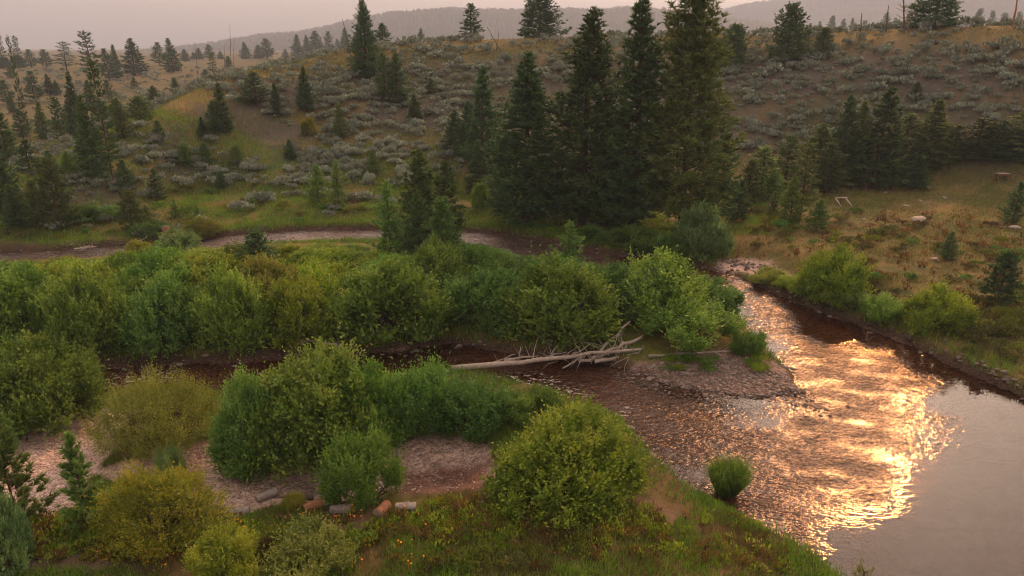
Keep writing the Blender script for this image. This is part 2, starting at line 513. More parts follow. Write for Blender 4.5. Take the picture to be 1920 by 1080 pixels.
# ------------------------------------------------------------------ the ground, one sheet to the horizon
def ground_colours(x, y, z, sd, gr, tt):
    r = np.hypot(x, y)
    n1 = fbm(x, y, .22, 51)[..., None]; n2 = fbm(x, y, 1.3, 52)[..., None]; n3 = fbm(x, y, .06, 53)[..., None]
    green = np.array([.075, .09, .018]); gold = np.array([.185, .15, .05]); soil = np.array([.095, .086, .074])
    rust = np.array([.13, .095, .04]); stone = np.array([.42, .33, .295]); redsoil = np.array([.16, .085, .062])
    right = sstep(12, 20, x)[..., None]
    # meadow
    g = sstep(.40, .62, n1 * .6 + n2 * .4)
    mead = green * (1 - g * .75) + gold * (g * .75)
    k = sstep(.35, .6, n2 * .5 + n1 * .5)
    meadr = np.array([.08, .088, .026]) * (1 - k) + (gold * .55 + rust * .45) * k
    c = mead * (1 - right) + meadr * right
    # hillside: dry earth between the sagebrush, straw-coloured grass towards the crest and the left
    hs = sstep(.05, .25, tt)[..., None]
    top = sstep(.62, .95, tt)[..., None] * (.55 + .45 * sstep(.3, .6, n2))
    left = 1 - sstep(-.35, -.05, np.arctan2(x, y))[..., None]
    straw = np.clip(top + left * sstep(.45, .62, n1) * .55 + .3 * sstep(.5, .66, n1), 0, 1)
    hc = soil * (1 - straw) + gold * .95 * straw
    gl = sstep(.5, .62, n3) * (1 - sstep(.3, .7, tt)[..., None])
    hc = hc * (1 - gl * .5) + green * 1.15 * gl * .5
    c = c * (1 - hs) + hc * hs
    far = sstep(100, 130, r)[..., None] * left
    c = c * (1 - far) + (np.array([.12, .105, .042]) * sstep(.3, .55, n1) + np.array([.075, .08, .045]) * (1 - sstep(.3, .55, n1))) * far
    # under the willows and along the banks
    near = (1 - sstep(24, 30, y))[..., None]
    c = c * (1 - near) + (green * .9 * (1 - g) + (gold * .45 + redsoil * .45) * g) * near
    # trodden and bare earth
    for p in BARE:
        b = (1 - sstep(-.3, .6, sdf_poly(x, y, p) + (n2[..., 0] - .5) * 1.5))[..., None]
        c = c * (1 - b) + np.array([.15, .11, .085]) * b
    c = c * (1 - gr[..., None]) + stone * gr[..., None]
    sp = (1 - sstep(-.5, 1.0, sdf_poly(x, y, GRAVEL[2])))[..., None]
    c = c * (1 - sp) + np.array([.15, .105, .088]) * sp
    b = (1 - sstep(-.4, .5, sdf_poly(x, y, DEBRIS) + (n2[..., 0] - .5) * 1.2))[..., None]
    c = c * (1 - b) + np.array([.15, .088, .07]) * b
    # wet strip and bed
    wet = (1 - sstep(.05, .6, sd))[..., None] * (1 - gr[..., None] * .5)
    c = c * (1 - wet) + np.array([.075, .052, .04]) * wet
    bed = (1 - sstep(-.5, -.05, sd))[..., None]
    shallow = sstep(.4, .62, n1)
    pool = sstep(9, 15, x)[..., None] * (1 - sstep(27, 33, y))[..., None]
    bc = np.array([.13, .062, .036]) * (1 - shallow) + np.array([.21, .125, .085]) * shallow
    c = c * (1 - bed) + (bc * (1 - pool) + np.array([.085, .062, .055]) * pool) * bed
    return np.clip(c * np.where(bed > .5, 1.0, .9 + .35 * gr[..., None]), 0, 1)


def build_ground():
    a_in = np.radians(np.arange(-47, 47.01, .22))
    a_out = np.radians(np.concatenate([np.arange(50, 180, 6.0)]))
    az = np.concatenate([-a_out[::-1], a_in, a_out, [np.pi]])
    az = np.unique(np.round(az, 6)); az = az[az > -np.pi + .02]
    rr = [3.0]
    while rr[-1] < 4000:
        r = rr[-1]
        rr.append(r + (.7 if r < 13 else .17 if r < 34 else .27 if r < 70 else .6 if r < 135 else 2.5 if r < 260 else r * .06))
    rr = np.array(rr)
    A, R = np.meshgrid(az, rr)
    X, Y = np.sin(A) * R, np.cos(A) * R
    Z, sd, gr, tt = ground(X, Y, True)
    C = ground_colours(X, Y, Z, sd, gr, tt)
    m, k = X.shape
    idx = np.arange(m * k).reshape(m, k)
    nx = np.roll(idx, -1, 1)
    q = np.stack([idx[:-1], idx[1:], nx[1:], nx[:-1]], -1).reshape(-1, 4)
    V = np.stack([X, Y, Z], -1).reshape(-1, 3)
    V = np.concatenate([V, [[0, 0, gz(0, 0)]]])
    t = np.stack([np.full(k, m * k), idx[0], np.roll(idx[0], -1)], 1)
    me = make_mesh('ground', V, [t, q], smooth=True, mat=M['ground'])
    c4 = np.ones((len(V), 4), np.float32); c4[:-1, :3] = C.reshape(-1, 3); c4[-1] = c4[0]
    at = me.color_attributes.new('cover', 'FLOAT_COLOR', 'POINT'); at.data.foreach_set('color', c4.ravel())
    st = np.zeros(len(V), np.float32); st[:-1] = np.maximum(gr, 1 - sstep(-.3, .4, sd)).ravel()
    pl = sstep(8, 13, X) * (1 - sstep(27, 33, Y)) * (1 - sstep(-1.5, -.2, sd)); st[:-1] *= 1 - .85 * pl.ravel()
    at = me.attributes.new('stony', 'FLOAT', 'POINT'); at.data.foreach_set('value', st)
    return obj('ground', me, kind='structure')


def ground_mat():
    m, n, l = new_mat('ground_soil_and_stones')
    c = attr_(n, 'cover').outputs['Color']; s = attr_(n, 'stony').outputs['Fac']
    tc = n.new('ShaderNodeTexCoord'); P = tc.outputs['Object']
    f1 = noise_(n, l, 2.2, 5, P, .65); f2 = noise_(n, l, 14, 3, P)
    vor = n.new('ShaderNodeTexVoronoi'); vor.inputs['Scale'].default_value = 5.5; l.new(P, vor.inputs['Vector'])
    vor2 = n.new('ShaderNodeTexVoronoi'); vor2.inputs['Scale'].default_value = 15; l.new(P, vor2.inputs['Vector'])
    pv = n.new('ShaderNodeSeparateColor'); l.new(vor.outputs['Color'], pv.inputs[0])
    pv2 = n.new('ShaderNodeSeparateColor'); l.new(vor2.outputs['Color'], pv2.inputs[0])
    k = math_(n, l, 'MULTIPLY_ADD', f1, 1.1, .22)
    k = math_(n, l, 'ADD', k, math_(n, l, 'MULTIPLY_ADD', f2, .7, -.2))
    peb = math_(n, l, 'ADD', math_(n, l, 'MULTIPLY', pv.outputs[0], .55), math_(n, l, 'MULTIPLY', pv2.outputs[0], .75))
    peb = math_(n, l, 'ADD', peb, .35)
    mixk = n.new('ShaderNodeMix'); mixk.data_type = 'FLOAT'
    l.new(s, mixk.inputs[0]); l.new(k, mixk.inputs[2]); l.new(peb, mixk.inputs[3])
    comb = n.new('ShaderNodeCombineColor')
    for i in range(3): l.new(mixk.outputs[0], comb.inputs[i])
    col = mixc(n, l, c, comb.outputs[0], 1.0, 'MULTIPLY')
    bs = n.new('ShaderNodeBsdfPrincipled'); l.new(col, bs.inputs['Base Color'])
    bs.inputs['Roughness'].default_value = .9; bs.inputs['Specular IOR Level'].default_value = .2
    hgt = n.new('ShaderNodeMix'); hgt.data_type = 'FLOAT'
    l.new(s, hgt.inputs[0]); l.new(math_(n, l, 'ADD', f1, math_(n, l, 'MULTIPLY', f2, .4)), hgt.inputs[2])
    l.new(math_(n, l, 'MULTIPLY_ADD', vor.outputs['Distance'], -3.0, math_(n, l, 'MULTIPLY', vor2.outputs['Distance'], -2.0)), hgt.inputs[3])
    bp = n.new('ShaderNodeBump'); bp.inputs['Strength'].default_value = .8; bp.inputs['Distance'].default_value = .08
    l.new(hgt.outputs[0], bp.inputs['Height']); l.new(bp.outputs[0], bs.inputs['Normal'])
    o = n.new('ShaderNodeOutputMaterial'); l.new(bs.outputs[0], o.inputs['Surface'])
    return m


M['ground'] = ground_mat()
build_ground()


# ------------------------------------------------------------------ the river
def water_mat():
    m, n, l = new_mat('river_water')
    rif = attr_(n, 'riffle').outputs['Fac']; foam = attr_(n, 'foam').outputs['Fac']
    tc = n.new('ShaderNodeTexCoord')
    mp = n.new('ShaderNodeMapping'); l.new(tc.outputs['Object'], mp.inputs[0])
    mp.inputs['Rotation'].default_value = (0, 0, math.radians(28)); mp.inputs['Scale'].default_value = (.8, 1.7, 1)
    a = noise_(n, l, 2.6, 2, mp.outputs[0], .5)
    b = noise_(n, l, 7.0, 2, mp.outputs[0], .55)
    c = noise_(n, l, .55, 1, mp.outputs[0])
    calm = noise_(n, l, .9, 2, mp.outputs[0])
    hgt = math_(n, l, 'ADD', math_(n, l, 'MULTIPLY_ADD', a, .12, -.06), math_(n, l, 'MULTIPLY_ADD', b, .045, -.0225))
    patch = math_(n, l, 'MAXIMUM', math_(n, l, 'MULTIPLY_ADD', c, 3.4, -.75), .12)
    hgt = math_(n, l, 'MULTIPLY', math_(n, l, 'MULTIPLY', hgt, patch), rif)
    hgt = math_(n, l, 'ADD', hgt, math_(n, l, 'MULTIPLY', calm, .007))
    bp = n.new('ShaderNodeBump'); bp.inputs['Strength'].default_value = 1; bp.inputs['Distance'].default_value = 1.0
    l.new(hgt, bp.inputs['Height'])
    fr = n.new('ShaderNodeFresnel'); fr.inputs['IOR'].default_value = 1.34
    l.new(bp.outputs[0], fr.inputs['Normal'])
    gl = n.new('ShaderNodeBsdfGlossy'); l.new(math_(n, l, 'MULTIPLY_ADD', rif, .15, .035), gl.inputs['Roughness'])
    gl.inputs['Color'].default_value = (1, 1, 1, 1)
    l.new(bp.outputs[0], gl.inputs['Normal'])
    tr = n.new('ShaderNodeBsdfTransparent'); tr.inputs['Color'].default_value = (.75, .60, .50, 1)
    mx = n.new('ShaderNodeMixShader')
    l.new(fr.outputs[0], mx.inputs[0]); l.new(tr.outputs[0], mx.inputs[1]); l.new(gl.outputs[0], mx.inputs[2])
    df = n.new('ShaderNodeBsdfDiffuse'); df.inputs['Color'].default_value = (.62, .58, .56, 1)
    fz = noise_(n, l, 3.2, 5, mp.outputs[0], .7)
    ff = math_(n, l, 'MULTIPLY', foam, math_(n, l, 'GREATER_THAN', fz, .57))
    mf = n.new('ShaderNodeMixShader'); l.new(math_(n, l, 'MULTIPLY', ff, .8), mf.inputs[0])
    l.new(mx.outputs[0], mf.inputs[1]); l.new(df.outputs[0], mf.inputs[2])
    o = n.new('ShaderNodeOutputMaterial'); l.new(mf.outputs[0], o.inputs['Surface'])
    return m


def build_water():
    s = .4
    xs = np.arange(-75, 75, s); ys = np.arange(6, 68, s)
    X, Y = np.meshgrid(xs, ys)
    sd = sdf_poly(X, Y, RIVER)
    rif = 1 - sstep(-3.0, 2.4, sdf_poly(X, Y, RIFFLE) + (fbm(X, Y, .45, 61) - .5) * 5.5)
    for p in (SLICK, SLICK2, DARKPOOL):
        rif = np.minimum(rif, (.04 if p is DARKPOOL else .3) + .96 * sstep(-.6, .4, sdf_poly(X, Y, p) + (fbm(X, Y, 1.2, 62) - .5) * 1.6))
    side = (sstep(0, 2, 10 - X)) * sstep(22, 26, Y)
    rif = np.maximum(rif, .75 * side + 1.4 * sstep(44, 50, Y) * side)
    foam = np.zeros(X.shape)
    for u, v, rad in ((255, 712, 2.2), (300, 706, 1.3), (1000, 728, 2.6), (960, 718, 1.8), (1060, 738, 1.6), (1170, 772, .8), (560, 446, 3.0), (900, 452, 2.5), (240, 472, 2)):
        cx, cy_ = on_plane(u, v)
        foam = np.maximum(foam, 1 - sstep(.2, 1, np.hypot(X - cx, Y - cy_) / rad))
    idx = np.arange(X.size).reshape(X.shape)
    keep = (sd < .7)
    kq = keep[:-1, :-1] | keep[1:, :-1] | keep[1:, 1:] | keep[:-1, 1:]
    q = np.stack([idx[:-1, :-1], idx[:-1, 1:], idx[1:, 1:], idx[1:, :-1]], -1)[kq]
    used = np.unique(q); remap = np.full(X.size, -1); remap[used] = np.arange(len(used))
    V = np.stack([X.ravel(), Y.ravel(), np.zeros(X.size)], 1)[used]
    me = make_mesh('river', V, remap[q], smooth=True, mat=M['water'])
    for nm, arr in (('riffle', rif), ('foam', foam)):
        at = me.attributes.new(nm, 'FLOAT', 'POINT'); at.data.foreach_set('value', arr.ravel()[used].astype(np.float32))
    return obj('river', me, kind='structure')


M['water'] = water_mat()
build_water()


# ------------------------------------------------------------------ wooded mountains far off
def mountain(name, pts, dist, depth, seed):
    """crest points as (u, v) seen at a distance; a ridge with spurs and gullies falling towards the valley"""
    ca, cz = [], []
    for u, v in pts:
        d = ray(u, v); h = math.hypot(d[0], d[1])
        ca.append(math.atan2(d[0], d[1])); cz.append(CAM_H + d[2] / h * dist)
    az = np.arange(ca[0], ca[-1], math.radians(.07)); rr = np.linspace(dist - depth, dist + depth * .6, 46)
    A, R = np.meshgrid(az, rr)
    t = (R - (dist - depth)) / depth
    crest = np.interp(A, ca, cz)
    X, Y = np.sin(A) * R, np.cos(A) * R
    prof = np.where(t < 1, .35 * t + .65 * sstep(0, 1, t), 1 - .5 * sstep(0, 1, (t - 1) / .6))
    gul = (np.abs(fbm(X, Y, 3.2 / depth, seed) - .5) * 2)
    Z = 4 + (crest - 4) * prof * (1 - .30 * gul * np.clip(1 - t, 0, 1)) + (fbm(X, Y, .05, seed + 1) - .5) * 5 * np.clip(t, 0, 1)
    trees = np.random.default_rng(seed).random(X.shape) ** 2 * 10 * (t > .2)
    Z = Z + trees
    m, k = X.shape; idx = np.arange(m * k).reshape(m, k)
    q = np.stack([idx[:-1, :-1], idx[1:, :-1], idx[1:, 1:], idx[:-1, 1:]], -1).reshape(-1, 4)
    me = make_mesh(name, np.stack([X, Y, Z], -1).reshape(-1, 3), q, smooth=False, mat=M['forest'])
    return obj(name, me, kind='structure')


def forest_mat():
    m, n, l = new_mat('far_forest')
    tc = n.new('ShaderNodeTexCoord')
    f = noise_(n, l, .02, 6, tc.outputs['Object'], .7)
    ramp = n.new('ShaderNodeValToRGB'); l.new(f, ramp.inputs[0]); e = ramp.color_ramp.elements
    e[0].position = .35; e[0].color = (.025, .038, .025, 1); e[1].position = .68; e[1].color = (.10, .095, .06, 1)
    bs = n.new('ShaderNodeBsdfPrincipled'); l.new(ramp.outputs[0], bs.inputs['Base Color']); bs.inputs['Roughness'].default_value = .95
    bs.inputs['Specular IOR Level'].default_value = .1
    o = n.new('ShaderNodeOutputMaterial'); l.new(bs.outputs[0], o.inputs['Surface'])
    return m


M['forest'] = forest_mat()
mountain('mountain', [(-700, 105), (0, 104), (180, 106), (330, 92), (430, 78), (500, 66), (560, 63), (620, 50), (680, 34), (750, 23), (850, 17), (950, 21),
                      (1030, 17), (1110, 20), (1200, 14), (1290, 24), (1400, 40), (1500, 52), (1700, 70), (2600, 90)], 2200, 900, 101)
mountain('mountain', [(900, 60), (1100, 45), (1250, 30), (1340, 22), (1400, 8), (1480, -2), (1560, -18), (1640, -30), (1760, -70), (1900, -90), (2100, -80), (2700, -40)], 3500, 1000, 131)
mountain('mountain', [(1250, 80), (1400, 66), (1480, 46), (1560, 30), (1600, 18), (1680, 14), (1800, -6), (1950, -20), (2600, 0)], 2900, 800, 151)


# ------------------------------------------------------------------ smoke haze in the valley
def build_haze():
    x0, x1, y0, y1, z0, z1 = -4400, 4400, -4400, 4400, -2.0, 560.0
    V = [(x, y, z) for z in (z0, z1) for x, y in ((x0, y0), (x1, y0), (x1, y1), (x0, y1))]
    q = [(3, 2, 1, 0), (4, 5, 6, 7), (0, 1, 5, 4), (1, 2, 6, 5), (2, 3, 7, 6), (3, 0, 4, 7)]
    m, n, l = new_mat('smoke_haze')
    pv = n.new('ShaderNodeVolumePrincipled')
    pv.inputs['Color'].default_value = (.58, .73, .95, 1)
    pv.inputs['Density'].default_value = HAZE
    pv.inputs['Anisotropy'].default_value = 0.0
    o = n.new('ShaderNodeOutputMaterial'); l.new(pv.outputs[0], o.inputs['Volume'])
    obj('haze', make_mesh('haze', V, np.array(q), mat=m), kind='stuff')


HAZE = .0004
build_haze()

# ------------------------------------------------------------------ plants: one of each kind, copied below
def rand_unit(n, g):
    return norm(g.normal(size=(n, 3)))


def make_willow(seed, W=5.0, H=3.2, lobes=11, shoots=3300, upright=.8, leaf=(.19, .06), per=6, dense=.72, shoot_len=(.35, .8), clumps=15, spread=.19):
    """a many-stemmed bush: stems fan out from the root, each carries a rounded lobe of leafy shoots"""
    g = np.random.default_rng(seed)
    R = W / 2
    C, rad = [], []
    for i in range(lobes):
        a = 2 * np.pi * (i * .618 + g.random() * .15)
        q = math.sqrt((i + .3) / lobes)
        rr = R * .74 * q
        top = H * (.98 - .48 * q ** 2.0) * g.uniform(.72, 1.08)
        lr = R * g.uniform(.20, .40)
        C.append((math.cos(a) * rr, math.sin(a) * rr, max(top - lr * .8, lr * .5))); rad.append(lr)
    for i in range(lobes // 2):                       # skirt of low sprays
        a = 2 * np.pi * (i + g.random() * .6) / (lobes // 2); lr = R * g.uniform(.22, .34)
        C.append((math.cos(a) * R * .68, math.sin(a) * R * .68, lr * g.uniform(.55, .95))); rad.append(lr)
    lobes = len(C)
    C, rad = np.array(C), np.array(rad)
    wood = Geo()
    for i in range(lobes):
        b = np.array([C[i, 0] * .12, C[i, 1] * .12, -.1])
        t = np.linspace(0, 1, 5)[:, None]
        P = b + (C[i] - b) * t + np.array([C[i, 0], C[i, 1], 0]) * (t * (1 - t)) * -.35 + g.normal(size=(5, 3)) * .05
        wood.tube(P, np.linspace(.06, .022, 5), 5, g.random())
        for k in range(4):
            d = norm(g.normal(size=3) * .7 + np.array([0, 0, .7])) * rad[i] * 1.2
            wood.tube(np.stack([P[3], P[3] + d * .55, P[3] + d]), [.022, .015, .006], 4, g.random())
    n = shoots
    w = rad ** 2 / np.sum(rad ** 2)
    # clumps: every lobe breaks up into leafy sprays of unequal length
    nc = lobes * clumps
    cl = np.repeat(np.arange(lobes), clumps)
    cd = rand_unit(nc, g)
    cd = norm(cd + np.concatenate([C[cl, :2] / R, np.zeros((nc, 1))], 1) * .5 + np.array([0, 0, .15]))
    ck = g.uniform(.62, 1.22, nc); ctint = g.normal(size=nc) * .22
    ci = g.choice(nc, n, p=np.repeat(w / clumps, clumps))
    li = cl[ci]
    d = norm(cd[ci] + g.normal(size=(n, 3)) * spread)
    sq = np.array([1.0, 1.0, 1.15])
    k = (dense + (1.05 - dense) * g.random(n) ** .6) * ck[ci]
    inner = g.random(n) < .16
    k[inner] *= g.uniform(.4, .9, inner.sum())
    P = C[li] + d * (rad[li] * k)[:, None] * sq
    low = P[:, 2] < .12
    P[low, 2] = g.uniform(.08, .5, low.sum())
    D = norm(d * .75 + np.array([0, 0, upright]) + g.normal(size=(n, 3)) * .28)
    L = g.uniform(*shoot_len, n)
    long = g.random(n) < .10
    L[long] *= g.uniform(1.3, 2.0, long.sum())
    # leaves along each shoot
    t = (np.arange(per) + .5) / per
    base = P[:, None] + D[:, None] * (L[:, None] * t[None])[..., None]
    base = base.reshape(-1, 3); m = len(base)
    DD = np.repeat(D, per, 0)
    ld = norm(DD * .8 + rand_unit(m, g) * .85 + np.array([0, 0, .1]))
    side = norm(np.cross(ld, rand_unit(m, g)))
    ll = leaf[0] * g.uniform(.6, 1.25, m)[:, None]; lw = leaf[1] * g.uniform(.7, 1.2, m)[:, None]
    lobe_t = g.uniform(-.18, .18, lobes)
    st = np.repeat(g.uniform(.2, .6, n) + lobe_t[li] + ctint[ci], per) + np.tile(t * .3, n) + g.normal(size=m) * .1
    G = Geo()
    mid = base + ld * ll * .45
    G.quads(base, mid + side * lw, base + ld * ll, mid - side * lw, np.clip(st, 0, 1))
    return G, wood


def make_conifer(seed, H=16.0, R=3.2, crown=.06, whorl=.42, per=6, tuft=(.46, .10), blades=9, power=.8, lift=(-.12, .75), gaps=.08,
                 ragged=.25, tuft_step=.26, trunk_r=None, top_round=0.0, fan=.45):
    """a trunk with whorls of limbs; every limb carries tufts of needles along itself and its side twigs"""
    g = np.random.default_rng(seed)
    N = Geo(); Wd = Geo()
    tr = trunk_r or H * .014
    zz = np.linspace(0, 1, 12)
    sway = np.stack([np.sin(zz * 3 + seed) * .012 * H * zz, np.cos(zz * 2.3 + seed) * .012 * H * zz, zz * H - .15 * (zz == 0)], 1)
    Wd.tube(sway, tr * (1 - zz) ** .85 + .012 * H * .12, 8, .4)
    trunk = lambda z: np.array([np.interp(z, sway[:, 2], sway[:, 0]), np.interp(z, sway[:, 2], sway[:, 1]), z])
    z = crown * H
    PB, DB, TI, SC = [], [], [], []
    sect = g.uniform(.75, 1.15, 9)
    while z < H * .985:
        s = (z / H - crown) / (1 - crown)
        prof = (1 - s) ** power
        if top_round: prof = prof * (1 - top_round) + top_round * math.sqrt(max(0, 1 - s ** 2.2)) * .6
        if s < .12: prof *= .6 + .4 * s / .12
        nb = max(3, int(round(per * (.55 + .45 * (1 - s)))))
        a0 = g.random() * 6.28
        layer = g.uniform(1 - ragged, 1 + ragged * .5)
        for b in range(nb):
            if g.random() < gaps: continue
            a = a0 + b * 2 * np.pi / nb + g.normal() * .25
            Lb = R * prof * layer * g.uniform(1 - ragged, 1.08) * sect[int(a / .7) % 9] + .12 * tuft[0] / .42
            el = lift[0] + (lift[1] - lift[0]) * s ** 1.3 + g.normal() * .10
            d = np.array([math.cos(a) * math.cos(el), math.sin(a) * math.cos(el), math.sin(el)])
            p0 = trunk(z + g.normal() * whorl * .2)
            tip = p0 + d * Lb + np.array([0, 0, .14 * Lb])
            mid = p0 + d * Lb * .55 - np.array([0, 0, .05 * Lb])
            if Lb > tuft[0] * 1.2:
                Wd.tube(np.stack([p0, mid, tip]), [tr * .16 * (1 - s * .6) + .006, tr * .09 + .004, .003], 3, .5, cap=False)
            nt = max(2, int(Lb / (tuft[0] * tuft_step)))
            t = np.sort(g.uniform(.22 if s < .6 else .05, 1.0, nt)); t[-1] = 1.0
            q = (1 - t)[:, None] ** 2 * p0 + 2 * (t * (1 - t))[:, None] * mid + t[:, None] ** 2 * tip
            lat = np.array([-math.sin(a), math.cos(a), 0.])
            off = g.normal(size=nt) * fan * Lb * (1.05 - t) * .9
            q = q + lat * off[:, None] + np.stack([np.zeros(nt), np.zeros(nt), g.normal(size=nt) * .06 * Lb - np.abs(off) * .12], 1)
            dd = norm(d * .8 + lat * np.sign(off)[:, None] * np.minimum(1, np.abs(off) * 1.5)[:, None] + np.array([0, 0, .35]))
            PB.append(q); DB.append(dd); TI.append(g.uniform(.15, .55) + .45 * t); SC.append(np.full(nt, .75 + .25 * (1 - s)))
        z += whorl * (1.0 - .55 * s) * g.uniform(.8, 1.2)
    # leader
    q = np.array([trunk(H * k) for k in np.linspace(.93, 1.0, 6)])
    PB.append(q); DB.append(np.tile([0, 0, 1.], (6, 1))); TI.append(np.full(6, .7)); SC.append(np.full(6, .7))
    P = np.concatenate(PB); D = np.concatenate(DB); T = np.concatenate(TI); S = np.concatenate(SC)
    m = len(P) * blades
    Pb = np.repeat(P, blades, 0); Db = np.repeat(D, blades, 0)
    nd = norm(Db * .75 + rand_unit(m, g) * .75 + np.array([0, 0, .22]))
    side = norm(np.cross(nd, rand_unit(m, g)))
    ln = tuft[0] * g.uniform(.6, 1.15, m)[:, None] * np.repeat(S, blades)[:, None]
    wd = tuft[1] * .5 * g.uniform(.7, 1.3, m)[:, None]
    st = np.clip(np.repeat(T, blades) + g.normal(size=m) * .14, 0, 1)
    N.tris(Pb - side * wd, Pb + side * wd, Pb + nd * ln, st)
    return N, Wd


def make_tuft_bush(seed, R=.55, H=.75, n=420, leaf=(.20, .05), up=.9):
    """a low rounded dryland shrub of many short leafy sprigs"""
    g = np.random.default_rng(seed)
    G = Geo()
    nl = 5
    C = np.stack([g.normal(size=nl) * R * .45, g.normal(size=nl) * R * .45, g.uniform(.25, .5, nl) * H], 1)
    li = g.integers(0, nl, n)
    d = rand_unit(n, g); d[:, 2] = np.abs(d[:, 2]) * .9 + .05; d = norm(d)
    P = C[li] + d * np.array([R * .55, R * .55, H * .42]) * g.uniform(.55, 1.0, n)[:, None]
    D = norm(d * .8 + np.array([0, 0, up]) + g.normal(size=(n, 3)) * .3)
    side = norm(np.cross(D, rand_unit(n, g)))
    L = leaf[0] * g.uniform(.6, 1.3, n)[:, None]; w = leaf[1] * g.uniform(.7, 1.3, n)[:, None]
    m = P + D * L * .55
    G.quads(P, m + side * w, P + D * L, m - side * w, np.clip(g.uniform(.1, .9, nl)[li] * .5 + g.uniform(0, .5, n), 0, 1))
    # woody base
    for k in range(6):
        a = g.random() * 6.28
        e = np.array([math.cos(a) * R * .5, math.sin(a) * R * .5, H * .5])
        G.tube(np.stack([[0, 0, -.06], e * .5 + [0, 0, .02], e]), [.03, .02, .01], 3, .0, cap=False)
    return G


class Kind:
    """prototype meshes of one plant: natural width and height, list of (part name, mesh)"""
    def __init__(s, W, H, parts):
        s.W, s.H, s.parts = W, H, parts


K = {}
for i in range(6):
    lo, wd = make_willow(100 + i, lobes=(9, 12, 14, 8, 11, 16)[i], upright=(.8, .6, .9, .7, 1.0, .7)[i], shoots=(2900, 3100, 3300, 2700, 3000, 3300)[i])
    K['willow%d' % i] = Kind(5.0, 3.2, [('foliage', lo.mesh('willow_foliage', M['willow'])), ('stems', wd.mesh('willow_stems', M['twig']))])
# nearer, larger bushes: finer leaves
for i in range(3):
    lo, wd = make_willow(140 + i, W=6.0, H=3.8, lobes=(18, 22, 15)[i], shoots=(6200, 6200, 5200)[i], upright=(.7, .9, .6)[i], leaf=(.17, .05), per=6, shoot_len=(.3, .75))
    K['big_willow%d' % i] = Kind(6.0, 3.8, [('foliage', lo.mesh('willow_foliage', M['willow'])), ('stems', wd.mesh('willow_stems', M['twig']))])
# open, wispy bush with thin upright shoots
lo, wd = make_willow(150, W=4.6, H=2.6, lobes=18, shoots=4200, upright=1.3, leaf=(.10, .022), per=7, dense=.5, shoot_len=(.4, .9))
K['wispy'] = Kind(4.6, 2.6, [('foliage', lo.mesh('wispy_foliage', M['willow_olive'])), ('stems', wd.mesh('wispy_stems', M['twig']))])
lo, wd = make_willow(151, W=4.0, H=3.2, lobes=20, shoots=4600, upright=.8, leaf=(.085, .026), per=8, dense=.55, shoot_len=(.3, .6))
K['golden'] = Kind(4.0, 3.2, [('foliage', lo.mesh('golden_foliage', M['willow_gold'])), ('stems', wd.mesh('golden_stems', M['twig']))])
# upright grassy willow shoots
lo, wd = make_willow(152, W=3.0, H=2.2, lobes=9, shoots=2400, upright=2.2, leaf=(.17, .026), per=7, dense=.4, shoot_len=(.5, 1.0))
K['upright'] = Kind(3.0, 2.3, [('foliage', lo.mesh('upright_foliage', M['willow'])), ('stems', wd.mesh('upright_stems', M['twig']))])


lo, wd = make_willow(153, W=1.0, H=1.1, lobes=3, shoots=34, upright=2.0, leaf=(.10, .02), per=8, dense=.3, shoot_len=(.25, .5), clumps=4)
K['sprig'] = Kind(1.0, 1.2, [('foliage', lo.mesh('sprig_foliage', M['willow'])), ('stems', wd.mesh('sprig_stems', M['twig']))])


def conifer_kind(key, mat, H, R, **kw):
    n, w = make_conifer(kw.pop('seed'), H=H, R=R, **kw)
    K[key] = Kind(1.55 * R, H, [('crown', n.mesh(key + '_needles', M[mat])), ('trunk', w.mesh(key + '_wood', M['bark']))])


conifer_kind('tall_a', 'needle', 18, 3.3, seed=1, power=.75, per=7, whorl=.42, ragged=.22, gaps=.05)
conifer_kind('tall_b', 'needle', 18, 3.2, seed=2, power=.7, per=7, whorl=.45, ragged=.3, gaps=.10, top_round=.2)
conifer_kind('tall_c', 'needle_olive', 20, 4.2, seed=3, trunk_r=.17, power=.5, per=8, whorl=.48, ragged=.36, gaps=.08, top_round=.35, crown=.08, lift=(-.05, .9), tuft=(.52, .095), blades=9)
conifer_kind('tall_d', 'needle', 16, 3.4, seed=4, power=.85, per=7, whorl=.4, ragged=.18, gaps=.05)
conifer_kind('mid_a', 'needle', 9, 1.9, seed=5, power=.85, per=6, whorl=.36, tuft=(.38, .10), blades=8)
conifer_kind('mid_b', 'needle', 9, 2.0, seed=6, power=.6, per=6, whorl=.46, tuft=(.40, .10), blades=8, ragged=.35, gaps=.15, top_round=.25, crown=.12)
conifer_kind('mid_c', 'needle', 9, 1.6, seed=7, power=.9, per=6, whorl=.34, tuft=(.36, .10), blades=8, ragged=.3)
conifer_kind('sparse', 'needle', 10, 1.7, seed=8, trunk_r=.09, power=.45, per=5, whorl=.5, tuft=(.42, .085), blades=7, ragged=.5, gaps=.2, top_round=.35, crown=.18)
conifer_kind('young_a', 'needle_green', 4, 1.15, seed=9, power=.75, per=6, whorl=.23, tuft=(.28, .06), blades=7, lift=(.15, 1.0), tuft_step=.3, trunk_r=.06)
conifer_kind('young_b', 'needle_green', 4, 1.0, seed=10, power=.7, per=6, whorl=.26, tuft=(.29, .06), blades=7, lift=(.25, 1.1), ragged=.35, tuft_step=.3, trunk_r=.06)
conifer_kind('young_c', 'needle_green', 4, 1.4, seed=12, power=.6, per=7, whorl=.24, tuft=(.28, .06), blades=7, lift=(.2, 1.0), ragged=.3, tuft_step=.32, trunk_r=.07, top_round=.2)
conifer_kind('dome', 'needle', 6, 2.6, seed=13, power=.5, per=8, whorl=.32, tuft=(.36, .085), blades=7, lift=(.0, .8), ragged=.22, top_round=.3, crown=.02)
